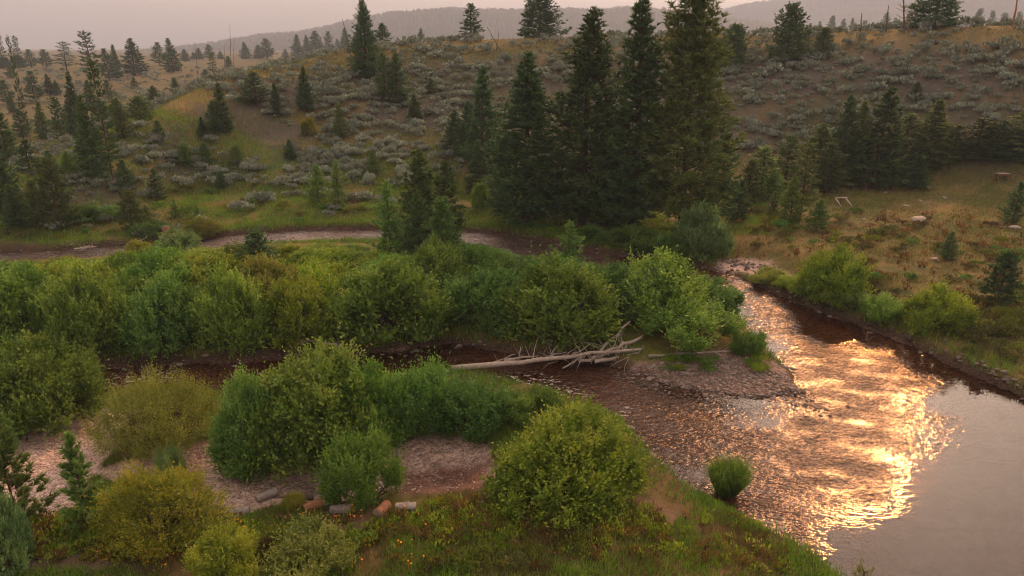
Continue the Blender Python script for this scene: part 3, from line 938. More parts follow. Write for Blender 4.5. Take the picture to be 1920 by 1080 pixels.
# saplings standing close to the camera, with plain leaders and finer needles
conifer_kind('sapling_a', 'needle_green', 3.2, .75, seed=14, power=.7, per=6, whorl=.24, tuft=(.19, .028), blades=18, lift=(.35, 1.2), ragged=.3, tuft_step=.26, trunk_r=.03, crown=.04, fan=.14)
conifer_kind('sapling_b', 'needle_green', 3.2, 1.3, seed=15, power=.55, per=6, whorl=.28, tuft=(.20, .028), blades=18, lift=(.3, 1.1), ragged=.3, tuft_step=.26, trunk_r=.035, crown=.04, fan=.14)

for i in range(4):
    K['sage%d' % i] = Kind(1.3, .85, [('foliage', make_tuft_bush(200 + i, n=380).mesh('sage_foliage', M['sage']))])
for i in range(3):
    K['shrub%d' % i] = Kind(1.3, .85, [('foliage', make_tuft_bush(210 + i, n=420, leaf=(.17, .03), up=1.2).mesh('shrub_foliage', M['rabbit']))])


def plant(kind, name, loc, W, H, label, cat, group=None, mat=None, rot=None, tilt=0.0, sink=.06):
    """one thing: an Empty at the foot that parents copies of the parts of its kind"""
    k = K[kind]
    if len(k.parts) == 1:
        root = obj(name, k.parts[0][1], label=label, cat=cat, group=group)
        if mat: set_mat(root, M[mat])
    else:
        root = obj(name, None, label=label, cat=cat, group=group)
        root.empty_display_size = .3
        for i, (pn, me) in enumerate(k.parts):
            c = obj(pn, me, parent=root)
            if i == 0 and mat: set_mat(c, M[mat])
    root.location = (loc[0], loc[1], loc[2] - sink)
    q = random.uniform(.88, 1.14) if tilt else 1.0
    root.scale = (W / k.W * q, W / k.W * (2 - q), H / k.H)
    root.rotation_euler = (tilt * random.uniform(-1, 1), tilt * random.uniform(-1, 1), random.uniform(0, 6.28) if rot is None else rot)
    return root


def plant_px(kind, name, u, vb, vt, w, label, cat, group=None, mat=None, dist=None, hmin=.3, push=0.0, **kw):
    """foot on the ground where the ray through (u, vb) meets it; width and height from the pixel extents there"""
    p = at_dist(u, vb, dist) if dist else hit(u, vb)
    if p is None:
        p = at_dist(u, vb, 126)
    x, y, z = p
    depth = y * CP + (CAM_H - z) * SP
    W = w * depth / F
    if push:                       # vb is the near rim of a broad bush: its middle stands farther back
        r = math.hypot(x, y); k = (r + W * push) / r
        x, y = x * k, y * k; z = gz(x, y)
        if sdf_poly(np.array([x]), np.array([y]), RIVER)[0] < -.3: z = max(z, .1)
        p = (x, y, z)
    H = max(z_on_ray(u, vt, x, y) - z, hmin)
    return plant(kind, name, p, W, H, label, cat, group, mat, **kw)

# ------------------------------------------------------------------ conifers: kind, u, foot row, top row, width, label, extras
PINE, SPRUCE = 'pine_tree', 'spruce_tree'
HAZY = dict(group='hazy conifers beyond the grassy ridge')
TREES = [
    # the tall group on the far bank
    ('tall_d', SPRUCE, 985, 416, 98, 150, 'dark conical conifer at the left end of the tall riverbank group', {}),
    ('tall_a', SPRUCE, 1092, 420, 16, 165, 'tall dark conifer with pointed knobbly top, second from left in the riverbank group', {}),
    ('tall_b', SPRUCE, 1185, 424, -6, 150, 'tall narrow dark conifer just left of the tallest olive pine', {}),
    ('tall_c', PINE, 1275, 428, -70, 192, 'tallest pine, olive tinged and ragged, its top out of frame', {}),
    ('mid_b', SPRUCE, 1345, 418, 250, 80, 'lower dark conifer leaning on the right side of the tall riverbank group', {}),
    ('mid_a', SPRUCE, 1140, 426, 245, 90, 'short dark conifer wedged low between the tall riverbank trees', {}),
    ('mid_a', SPRUCE, 905, 330, 125, 75, 'dark pointed conifer on the slope left of the tall group, highest of a cluster', {}),
    ('mid_c', SPRUCE, 878, 300, 190, 55, 'slim dark conifer on the slope, middle of the cluster left of tall group', {}),
    ('mid_a', SPRUCE, 855, 285, 205, 45, 'small dark conifer on the slope at the left of the cluster', {}),
    ('mid_a', SPRUCE, 898, 362, 262, 55, 'dark conifer at the foot of the slope beside the tall group', {}),
    ('young_a', PINE, 1382, 415, 338, 46, 'young dark pine at the right foot of the tall riverbank group', {'mat': 'needle'}),
    # young pines on the island
    ('young_b', PINE, 735, 500, 345, 70, 'light green young pine, leftmost of the cluster amid the willows', {}),
    ('mid_a', PINE, 795, 470, 282, 100, 'dark broad pine at the back of the cluster amid the willows', {'mat': 'needle_olive'}),
    ('mid_b', PINE, 838, 462, 305, 80, 'dark pine at the right back of the cluster amid the willows', {'mat': 'needle_olive'}),
    ('young_a', PINE, 788, 505, 362, 66, 'dark green young pine in the middle of the cluster amid the willows', {'mat': 'needle'}),
    ('young_c', PINE, 830, 512, 375, 80, 'bushy light green pine at the right front of the cluster amid the willows', {}),
    ('young_c', PINE, 487, 532, 433, 92, 'lone dark bushy pine standing in the willow thicket', {'mat': 'needle'}),
    ('young_b', PINE, 1065, 520, 418, 62, 'slender light green pine behind the willows near the tall group', {}),
    # the right bank and the stand at the foot of the slope
    ('young_a', PINE, 1480, 420, 333, 46, 'dense young pine in the right meadow, left of a smaller one', {}),
    ('young_a', PINE, 1531, 432, 374, 42, 'small dense pine in the right meadow, lowest of the pair', {}),
    ('sparse', PINE, 1500, 412, 265, 62, 'pine with bare lower trunk behind the two small meadow pines', {'mat': 'needle_olive'}),
    ('young_b', PINE, 1450, 400, 360, 30, 'thin yellowish sapling beside the dense young meadow pine', {'mat': 'needle_olive'}),
    ('mid_a', SPRUCE, 1572, 348, 178, 70, 'dark spire shaped conifer in the stand below the sagebrush slope', {}),
    ('mid_c', SPRUCE, 1600, 345, 190, 60, 'paler conifer just right of the dark spire in the right stand', {'mat': 'needle_olive'}),
    ('mid_a', SPRUCE, 1635, 352, 163, 92, 'broad dark conifer with a pale bare trunk foot in the right stand', {}),
    ('mid_b', PINE, 1425, 368, 275, 85, 'bushy green pine at the left end of the right stand', {'mat': 'needle_green'}),
    ('mid_b', PINE, 1470, 358, 255, 75, 'bushy green pine, second from the left end of the right stand', {'mat': 'needle_olive'}),
    ('mid_a', PINE, 1525, 352, 232, 75, 'green pine left of the dark spire in the right stand', {'mat': 'needle_olive'}),
    ('mid_b', PINE, 1690, 322, 215, 80, 'rounded pine right of the broad dark conifer in the right stand', {'mat': 'needle_olive'}),
    ('mid_c', PINE, 1738, 318, 188, 75, 'pointed pine rising above the middle of the right stand', {'mat': 'needle_olive'}),
    ('mid_a', SPRUCE, 1712, 352, 290, 48, 'small dark conifer standing in front of the right stand', {}),
    ('mid_b', PINE, 1785, 305, 235, 70, 'hazy pine in the right stand, fourth from the right edge', {'mat': 'needle_olive'}),
    ('mid_b', PINE, 1825, 302, 222, 80, 'hazy pine in the right stand, third from the right edge', {'mat': 'needle'}),
    ('mid_a', PINE, 1870, 300, 225, 80, 'hazy pine in the right stand, second from the right edge', {'mat': 'needle'}),
    ('mid_b', PINE, 1912, 298, 205, 85, 'hazy pine at the right edge of the right stand', {'mat': 'needle_olive'}),
    ('young_b', PINE, 1897, 420, 343, 46, 'young pine at the right edge beside a pale heap', {'mat': 'needle'}),
    ('young_b', PINE, 1775, 488, 436, 38, 'tiny dark pine alone in the orange meadow', {'mat': 'needle'}),
    ('young_c', PINE, 1868, 572, 474, 78, 'young pine on the right bank near the frame edge', {'mat': 'needle'}),
    ('young_a', PINE, 1716, 188, 153, 24, 'tiny green conifer among the sagebrush high on the right slope', {'mat': 'needle'}),
    ('dome', SPRUCE, 1475, 112, 10, 78, 'broad dense conifer with narrow tip on the right crest', {}),
    ('young_c', SPRUCE, 1540, 110, 53, 46, 'small conifer right of the broad one on the right crest', {'mat': 'needle'}),
    ('dome', SPRUCE, 1372, 126, 48, 70, 'rounded bushy conifer below the crest, right of the tall group', {}),
    ('dome', PINE, 1752, 54, -30, 105, 'large spreading dark pine on the skyline at the right', {'dist': 124}),
    # the crest
    ('mid_b', SPRUCE, 883, 78, 7, 46, 'dense lone conifer on the skyline left of the bigger pair', {'dist': 127}),
    ('dome', PINE, 1010, 73, -8, 92, 'big broad dark pine on the middle of the skyline', {'dist': 128}),
    ('tall_a', SPRUCE, 688, 148, -4, 56, 'tall ragged spruce on the crest where the spur begins', {}),
    ('young_a', SPRUCE, 718, 90, 44, 34, 'small conifer beside the tall ragged spruce on the crest', {'dist': 124, 'mat': 'needle'}),
    # on the slope
    ('mid_b', SPRUCE, 722, 190, 100, 42, 'left of two joined conifers below the ragged spruce', {'mat': 'needle'}),
    ('mid_a', SPRUCE, 745, 195, 98, 52, 'right of two joined conifers below the ragged spruce', {'mat': 'needle'}),
    ('young_a', SPRUCE, 808, 176, 146, 20, 'very small conifer high on the middle slope', {'mat': 'needle'}),
    ('mid_c', SPRUCE, 778, 228, 175, 30, 'small conifer among sagebrush right of the joined pair', {'mat': 'needle_olive'}),
    ('mid_a', SPRUCE, 575, 210, 124, 38, 'upright dark conifer alone on the middle of the spur', {}),
    ('mid_b', SPRUCE, 482, 198, 135, 52, 'bushy dark conifer on the spur', {}),
    ('mid_c', SPRUCE, 520, 217, 155, 24, 'slim conifer between the bushy and the upright one on the spur', {}),
    ('mid_a', SPRUCE, 420, 250, 155, 40, 'dark conifer low on the spur, with a smaller one at its left', {}),
    ('young_a', SPRUCE, 404, 250, 190, 32, 'smaller conifer touching the dark one low on the spur', {'mat': 'needle'}),
    ('mid_c', SPRUCE, 382, 258, 218, 22, 'slim small conifer at the lower left of the spur', {'mat': 'needle'}),
    ('mid_b', SPRUCE, 640, 262, 195, 32, 'faint small conifer amid sagebrush on the middle slope', {'mat': 'needle_olive'}),
    ('young_c', PINE, 350, 312, 268, 38, 'leftmost of three bushy pines in a row at the foot of the spur', {}),
    ('young_c', PINE, 386, 310, 268, 34, 'middle one of three bushy pines in a row at the foot of the spur', {'mat': 'needle'}),
    ('young_c', PINE, 446, 310, 270, 40, 'rightmost of three bushy pines in a row at the foot of the spur', {}),
    # the meadow beyond the back channel
    ('young_a', PINE, 597, 380, 308, 40, 'young pine in the meadow, left of a matching one', {}),
    ('young_b', PINE, 636, 392, 303, 40, 'young pine in the meadow, right and lower of a matching pair', {}),
    ('young_c', SPRUCE, 417, 355, 321, 26, 'tiny round bluish conifer in the meadow', {'mat': 'needle'}),
    ('young_b', PINE, 330, 408, 374, 22, 'small sapling in the meadow, left of two', {}),
    ('young_b', PINE, 371, 412, 383, 20, 'small sapling in the meadow, right of two', {}),
    ('young_b', PINE, 475, 395, 368, 16, 'thin sapling alone in the meadow, right of two saplings', {}),
    ('young_a', SPRUCE, 238, 362, 300, 40, 'dense dark pine in the left meadow', {'mat': 'needle'}),
    ('young_b', PINE, 297, 376, 318, 40, 'dark pine in the left meadow, right of a denser one', {'mat': 'needle'}),
    ('young_c', PINE, 250, 432, 358, 58, 'bushy pine above the undercut bank at the left', {'mat': 'needle_olive'}),
    ('young_b', PINE, 282, 432, 385, 40, 'shorter olive pine above the undercut bank at the left', {'mat': 'needle_olive'}),
    ('mid_c', PINE, 34, 430, 345, 44, 'dark little pine with bare trunk foot at the left edge', {}),
    ('young_b', PINE, 74, 424, 340, 50, 'olive pine between the dark little pine and the broad one', {'mat': 'needle_olive'}),
    ('young_c', PINE, 112, 428, 300, 78, 'broad green pine in the left meadow', {'mat': 'needle_olive'}),
    ('dome', SPRUCE, 8, 395, 285, 80, 'big bluish dark spruce cut by the left edge', {}),
    ('mid_a', SPRUCE, 18, 312, 203, 46, 'dark spruce at the left edge above the bluish one', {}),
    ('young_c', PINE, 134, 335, 284, 36, 'bushy pine left of the tall dark trees at left', {}),
    ('mid_a', SPRUCE, 180, 340, 178, 52, 'tallest dark spruce of the left group, trunk hidden to the ground', {}),
    ('sparse', PINE, 212, 336, 108, 52, 'tall pine with bare lower trunk in the left group', {}),
    ('mid_c', SPRUCE, 152, 262, 135, 34, 'dark spruce on the far slope left of the tall dark pair', {}),
    ('mid_b', SPRUCE, 118, 268, 182, 38, 'dark twin conifer, left half, on the far slope', {}),
    ('mid_a', SPRUCE, 138, 256, 190, 30, 'dark twin conifer, right half, on the far slope', {}),
    ('mid_c', SPRUCE, 85, 262, 190, 30, 'pale conifer left of the twins on the far slope', {'mat': 'needle_olive'}),
    ('mid_c', SPRUCE, 25, 212, 172, 16, 'thin dark spruce at the left edge on the far slope', {}),
    ('mid_b', SPRUCE, 68, 192, 134, 34, 'dark conifer pair seen as one on the far golden slope', {}),
    ('mid_c', SPRUCE, 95, 178, 138, 20, 'slim conifer right of the dark pair on the golden slope', {}),
    ('mid_a', SPRUCE, 108, 178, 150, 18, 'short conifer beside the slim one on the golden slope', {}),
    ('mid_b', SPRUCE, 15, 195, 150, 34, 'hazy round conifer at the left edge on the golden slope', {}),
    ('mid_b', SPRUCE, 22, 148, 125, 22, 'small hazy conifer at left just below the skyline', {}),
    ('young_c', SPRUCE, 265, 225, 180, 60, 'low green conifer in the hollow behind the spur, left one', {'mat': 'needle_olive'}),
    ('young_c', SPRUCE, 225, 235, 185, 50, 'low green conifer in the hollow beside the tall pine', {'mat': 'needle_olive'}),
    ('young_a', SPRUCE, 330, 178, 147, 20, 'small dark conifer on the edge of the spur', {'mat': 'needle'}),
    ('young_c', SPRUCE, 388, 152, 130, 20, 'tiny conifer lower left of the slim black one on the spur edge', {'mat': 'needle'}),
    ('sparse', SPRUCE, 401, 142, 99, 20, 'slim black conifer on the spur edge', {}),
    ('young_c', SPRUCE, 430, 130, 106, 18, 'tiny dark conifer at the foot of the dead poles', {'mat': 'needle'}),
    ('young_a', SPRUCE, 253, 166, 144, 14, 'tiny dark conifer alone on the far golden slope', {'mat': 'needle'}),
    # the skyline at the left
    ('mid_a', SPRUCE, 254, 142, 72, 44, 'dense dark spruce on the left skyline', {}),
    ('sparse', PINE, 126, 133, 78, 38, 'open crowned pine on the left skyline', {}),
    ('sparse', PINE, 178, 158, 58, 46, 'tallest ragged pine on the left skyline', {}),
    ('mid_b', SPRUCE, 206, 152, 92, 30, 'hazy conifer right of the ragged pine on the left skyline', {}),
    ('mid_c', SPRUCE, 222, 148, 84, 22, 'thin hazy conifer left of the dense dark spruce', {}),
    ('mid_c', SPRUCE, 325, 136, 72, 32, 'spire shaped conifer on the left skyline near the spur', {}),
    ('mid_b', SPRUCE, 300, 122, 80, 30, 'hazy conifer just left of the spire shaped one on the skyline', {}),
    ('mid_b', SPRUCE, 88, 126, 93, 30, 'hazy bushy conifer left of the open crowned pine', {}),
    ('mid_b', SPRUCE, 60, 127, 93, 26, 'hazy conifer between the thin bare trunks and a bushy one', {}),
    ('sparse', PINE, 8, 128, 62, 24, 'first of three thin tufted pines at the left end of the skyline', {}),
    ('sparse', PINE, 25, 124, 67, 14, 'second of three thin tufted pines at the left end of the skyline', {}),
    ('sparse', PINE, 38, 126, 67, 20, 'third of three thin tufted pines at the left end of the skyline', {}),
    ('dome', SPRUCE, 5, 128, 108, 44, 'dark low conifer under the thin tufted pines', {}),
    ('dome', SPRUCE, 36, 127, 103, 26, 'small low conifer under the third thin tufted pine', {}),
    ('mid_b', SPRUCE, 1400, 385, 300, 60, 'olive pine touching the right edge of the tall riverbank group', {'mat': 'needle_olive'}),
    ('young_a', SPRUCE, 1445, 378, 318, 48, 'dense green pine in front of the left end of the right stand', {'mat': 'needle_green'}),
    ('mid_b', SPRUCE, 1548, 362, 270, 66, 'bushy pine before the dark spire in the right stand', {'mat': 'needle_olive'}),
    ('young_c', SPRUCE, 1602, 352, 290, 52, 'low bushy pine between the dark spire and the broad conifer', {'mat': 'needle_olive'}),
    ('mid_a', SPRUCE, 1664, 335, 225, 60, 'green pine close on the right of the broad dark conifer', {'mat': 'needle_olive'}),
    ('mid_b', SPRUCE, 1762, 312, 232, 66, 'olive pine right of the pointed one in the right stand', {'mat': 'needle_olive'}),
    ('mid_a', SPRUCE, 1848, 300, 228, 62, 'pointed olive pine between two hazy ones in the right stand', {'mat': 'needle_olive'}),
    ('mid_a', SPRUCE, 1893, 302, 238, 58, 'short hazy pine next to the right edge of the stand', {'mat': 'needle'}),
    ('mid_b', SPRUCE, 60, 330, 262, 44, 'dark bushy conifer at the left above the meadow pines', {'mat': 'needle'}),
    ('mid_a', SPRUCE, 100, 345, 282, 36, 'dark conifer behind the broad green meadow pine', {'mat': 'needle'}),
    ('mid_c', SPRUCE, 165, 300, 205, 34, 'slim dark spruce against the tallest of the left group', {'mat': 'needle'}),
    ('mid_b', SPRUCE, 232, 262, 200, 40, 'green bushy conifer right of the tall bare trunked pine', {'mat': 'needle_olive'}),
    ('young_c', SPRUCE, 196, 232, 190, 40, 'low dark conifer at the back of the left group', {'mat': 'needle'}),
    ('mid_b', SPRUCE, 45, 262, 205, 38, 'dark bushy conifer left of the pale one on the far slope', {'mat': 'needle'}),
    ('mid_c', SPRUCE, 172, 205, 150, 26, 'slim dark conifer under the ragged skyline pine', {'mat': 'needle'}),
    ('mid_a', SPRUCE, 290, 200, 160, 30, 'hazy dark conifer in the hollow behind the spur, right one', {'mat': 'needle'}),
    ('mid_b', SPRUCE, 205, 190, 150, 28, 'dark conifer in the hollow under the skyline pines', {'mat': 'needle'}),
    ('young_a', SPRUCE, 300, 262, 225, 24, 'small dark conifer low at the left end of the spur', {'mat': 'needle'}),
    ('young_a', SPRUCE, 545, 300, 262, 24, 'small dark conifer below the spur among the sagebrush', {'mat': 'needle'}),
    ('young_a', SPRUCE, 700, 330, 282, 28, 'small olive conifer in the sage above the pine cluster', {'mat': 'needle_olive'}),
    # foreground
    ('sapling_a', PINE, 168, 992, 812, 82, 'slim young pine in the left foreground', {}),
    ('sapling_b', PINE, 40, 995, 800, 140, 'wide branching young pine in the left foreground', {}),
    ('sapling_a', PINE, 18, 850, 762, 46, 'young pine top at the left edge by the gravel', {}),
]
for kind, nm, u, vb, vt, w, lab, ex in TREES:
    plant_px(kind, nm, u, vb, vt, w, lab, 'tree', **ex)
FARZ = ((440, 'grey hazy conifer beyond the ridge, left of the tallest dead pole'), (545, 'grey hazy conifer beyond the ridge, just right of the tallest dead pole'), (680, 'grey hazy conifer in the row left of the ragged spruce'),
        (900, 'grey hazy conifer beyond the ridge, right of the ragged spruce'), (1480, 'faint grey conifer beyond the ridge left of the broad crest conifer'),
        (1700, 'faint grey conifer in the hazy row behind the bare poles'), (9999, 'faint grey conifer in the hazy row at the right end of the skyline'))
for u, vt, w, d in ((345, 92, 20, 460), (362, 98, 14, 480), (372, 90, 20, 500), (392, 84, 24, 480), (412, 96, 14, 500), (460, 79, 22, 480), (486, 84, 24, 500), (500, 73, 34, 460),
                    (535, 92, 16, 520), (558, 65, 26, 460), (576, 66, 20, 480), (592, 58, 38, 460), (618, 60, 24, 480), (634, 74, 16, 500), (650, 54, 34, 460), (668, 60, 24, 470),
                    (760, 67, 14, 480), (747, 70, 14, 500), (790, 53, 28, 400), (836, 72, 12, 480),
                    (1512, 44, 24, 660), (1530, 40, 26, 680), (1552, 30, 34, 640), (1572, 36, 28, 660), (1590, 34, 24, 680), (1612, 40, 30, 660), (1628, 42, 24, 680), (1650, 24, 36, 640), (1668, 34, 24, 660), (1690, 28, 26, 680),
                    (1800, 32, 26, 660), (1822, 18, 34, 640), (1845, 22, 26, 660), (1868, 26, 34, 640), (1895, 24, 26, 660), (1915, 20, 30, 650), (1350, 52, 26, 640), (1420, 54, 16, 660), (1400, 58, 14, 660)):
    plant_px(random.choice(['mid_a', 'mid_b', 'mid_c']), SPRUCE, u, 100, vt, w, next(t for a, t in FARZ if u < a), 'tree',
             dist=d, mat='needle', **HAZY)

# ------------------------------------------------------------------ willows and other bushes
WB = 'willow_bush'
BUSHES = [
    # foreground
    ('big_willow0', WB, 90, 815, 640, 225, 'willow', 'large round green willow cut by the left edge beside the gravel path'),
    ('big_willow1', WB, 20, 790, 690, 130, 'willow', 'lower willow half hidden at the left edge beside the large round one'),
    ('wispy', WB, 306, 866, 724, 225, 'willow_olive', 'wispy olive bush on the gravel in the left foreground'),
    ('big_willow2', WB, 610, 880, 665, 300, 'willow', 'largest dark green willow in the middle foreground'),
    ('big_willow1', WB, 500, 895, 720, 170, 'willow_dark', 'deep green willow at the left side of the largest foreground one'),
    ('big_willow0', WB, 700, 850, 690, 180, 'willow', 'willow joined to the right side of the largest foreground one'),
    ('upright', WB, 800, 832, 700, 130, 'willow_dark', 'upright leafy bush right of the largest foreground willow'),
    ('upright', WB, 880, 838, 728, 150, 'willow_dark', 'upright leafy bush in the middle of the foreground hedge by the side channel'),
    ('upright', WB, 955, 806, 748, 110, 'willow', 'small leafy bush at the right end of the foreground hedge'),
    ('upright', WB, 1010, 795, 738, 90, 'willow', 'low bright bush at the water edge above the big round bush'),
    ('big_willow1', WB, 1062, 965, 790, 300, 'willow_yellow', 'big round yellow green bush in the centre foreground beside the water'),
    ('upright', WB, 690, 958, 832, 140, 'willow', 'bright upright green bush on the gravel in front of the cut logs'),
    ('golden', WB, 318, 1050, 880, 215, 'willow_gold', 'golden yellow bush in the left foreground'),
    ('upright', WB, 322, 905, 848, 60, 'willow_grey', 'pale sprig of green leaves behind the golden bush'),
    ('big_willow2', WB, 5, 1095, 940, 120, 'willow_grey', 'grey green bush in the bottom left corner'),
    ('upright', WB, 590, 1108, 1018, 190, 'willow_olive', 'olive green bush at the bottom edge below the cut logs'),
    ('upright', WB, 440, 1120, 1010, 130, 'willow_yellow', 'small yellow green bush at the bottom edge right of the golden one'),
    ('wispy', WB, 553, 962, 925, 46, 'willow_olive', 'small olive shrub between the cut logs'),
    # island, front row along the side channel
    ('willow0', WB, 40, 680, 535, 160, 'willow', 'willow at the left end of the thicket front row'),
    ('willow1', WB, 190, 678, 515, 150, 'willow', 'second willow from the left in the thicket front row'),
    ('willow2', WB, 325, 672, 535, 150, 'willow_dark', 'third willow from the left in the thicket front row'),
    ('willow5', WB, 452, 665, 520, 140, 'willow', 'pale green willow in the thicket front row, left of a dead branch'),
    ('willow3', WB, 570, 655, 530, 135, 'willow_yellow', 'willow above the dead branch at the side channel'),
    ('willow4', WB, 735, 668, 498, 215, 'willow', 'big rounded willow at the side channel, left of the fallen trunk'),
    ('willow0', WB, 905, 640, 520, 150, 'willow_dark', 'willow behind the tip of the fallen trunk'),
    ('willow5', WB, 1055, 668, 505, 210, 'willow', 'big willow overhanging the fallen trunk'),
    ('willow2', WB, 1235, 612, 490, 195, 'willow', 'large willow at the right end of the island'),
    ('upright', WB, 1285, 672, 578, 185, 'willow', 'low bright green willow at the tip of the gravel spit'),
    ('upright', WB, 1400, 668, 628, 70, 'willow', 'small green clump at the water edge beside the spit'),
    # right bank and far bank
    ('willow1', WB, 1552, 572, 468, 128, 'willow_yellow', 'round bright willow on the right bank'),
    ('willow3', WB, 1745, 630, 543, 118, 'willow_yellow', 'round willow on the right bank, lower of two'),
    ('willow5', WB, 1318, 492, 395, 95, 'willow_grey', 'grey green willow on the far bank at the bend'),
    ('willow4', WB, 1192, 484, 425, 100, 'willow_dark', 'dark low willow on the far bank under the tall trees'),
    ('willow2', WB, 1255, 488, 440, 70, 'willow_dark', 'small dark willow between two others on the far bank'),
    ('willow3', WB, 1110, 462, 425, 70, 'willow_dark', 'low bush under the tall conifers on the far bank'),
    ('willow0', WB, 905, 395, 350, 45, 'willow', 'pale green bush at the left foot of the tall group'),
    ('willow1', WB, 380, 452, 408, 58, 'willow_olive', 'olive brown bush on the bank of the back channel'),
    ('willow2', WB, 285, 455, 415, 70, 'willow_dark', 'dark bush under the pine at the undercut bank'),
    ('willow4', WB, 160, 420, 385, 70, 'willow_dark', 'left part of the dark low hedge in the left meadow'),
    ('willow5', WB, 205, 415, 388, 60, 'willow_dark', 'right part of the dark low hedge in the left meadow'),
    ('willow3', WB, 580, 258, 222, 26, 'willow_gold', 'small yellowing bush on the middle slope'),
    ('golden', WB, 262, 480, 450, 50, 'willow_gold', 'small yellow bush at the back edge of the thicket'),
    ('willow5', WB, 335, 482, 438, 90, 'willow_grey', 'rounded willow sticking out beside the back channel'),
    ('upright', WB, 1650, 610, 560, 90, 'willow', 'low bright green bush between the two round willows on the right bank'),
    ('upright', WB, 1590, 592, 550, 80, 'willow', 'low green bush at the water below the first round willow'),
    ('upright', WB, 1440, 540, 510, 70, 'willow_yellow', 'low grassy bush at the right bank upstream of the round willow'),
    ('upright', WB, 1490, 556, 522, 70, 'willow_yellow', 'low grassy bush touching the left side of the round willow'),
]
for kind, nm, u, vb, vt, w, mat, lab in BUSHES:
    plant_px(kind, nm, u, vb, vt, w, lab, 'bush', mat=mat, push=.32, tilt=.10)

# the thicket on the island: rows of willows going back to the far channel
TONE = {'willow_yellow': 'yellow green', 'willow': 'green', 'willow_olive': 'olive', 'willow_dark': 'deep green', 'willow_grey': 'grey green'}
ROWS = ('backmost', 'second from back', 'middle', 'second from front', 'near')
ZONES = ((200, 'at the left edge'), (430, 'left of the lone pine'), (640, 'right of the lone pine'), (880, 'below the pine cluster'), (1090, 'before the tall conifers'), (9999, 'at the right tip'))
back_u = [-100, 80, 160, 250, 330, 400, 470, 560, 700, 860, 900, 980, 1050, 1150, 1250, 1330]
back_v = [519, 511, 507, 501, 495, 485, 478, 474, 472, 476, 482, 494, 505, 518, 530, 544]
for row, (f, step, w, h) in enumerate(((.02, 66, 78, 22), (.16, 80, 100, 40), (.33, 92, 118, 62), (.52, 104, 135, 80), (.72, 114, 145, 96))):
    u = -70 + row * 31
    while u < 1330:
        vb0 = np.interp(u, back_u, back_v); vf = np.interp(u, [-100, 400, 850, 1100, 1330], [668, 655, 636, 640, 620])
        if vf - vb0 < 60 and row > 2: u += step; continue
        v = vb0 + (vf - vb0) * f + random.uniform(-4, 4)
        vt = v - h * random.uniform(.65, 1.3) * (.8 if u > 1180 else 1)
        vt = max(vt, vb0 - random.uniform(10, 20))
        if u < 600: mat = random.choice(['willow_yellow', 'willow_yellow', 'willow', 'willow', 'willow_olive'])
        elif u < 850: mat = random.choice(['willow_yellow', 'willow', 'willow', 'willow_dark'])
        else: mat = random.choice(['willow', 'willow_dark', 'willow_dark', 'willow_grey'])
        if abs(u - 1110) < 60 and row < 2: mat = 'willow_grey'
        lab = '%s willow, %s row of the thicket, %s' % (TONE[mat], ROWS[row], next(z for a, z in ZONES if u < a)); grp = 'willows of the island thicket'
        plant_px('willow%d' % random.randrange(6), WB, u + random.uniform(-14, 14), v, vt, w * random.uniform(.75, 1.25), lab, 'bush', group=grp, mat=mat, push=.2, tilt=.12)
        u += step * random.uniform(.85, 1.15)

# ------------------------------------------------------------------ sagebrush on the slopes
def inside_px(u0, u1):
    return math.atan2(u0 - 960, 1300), math.atan2(u1 - 960, 1300)


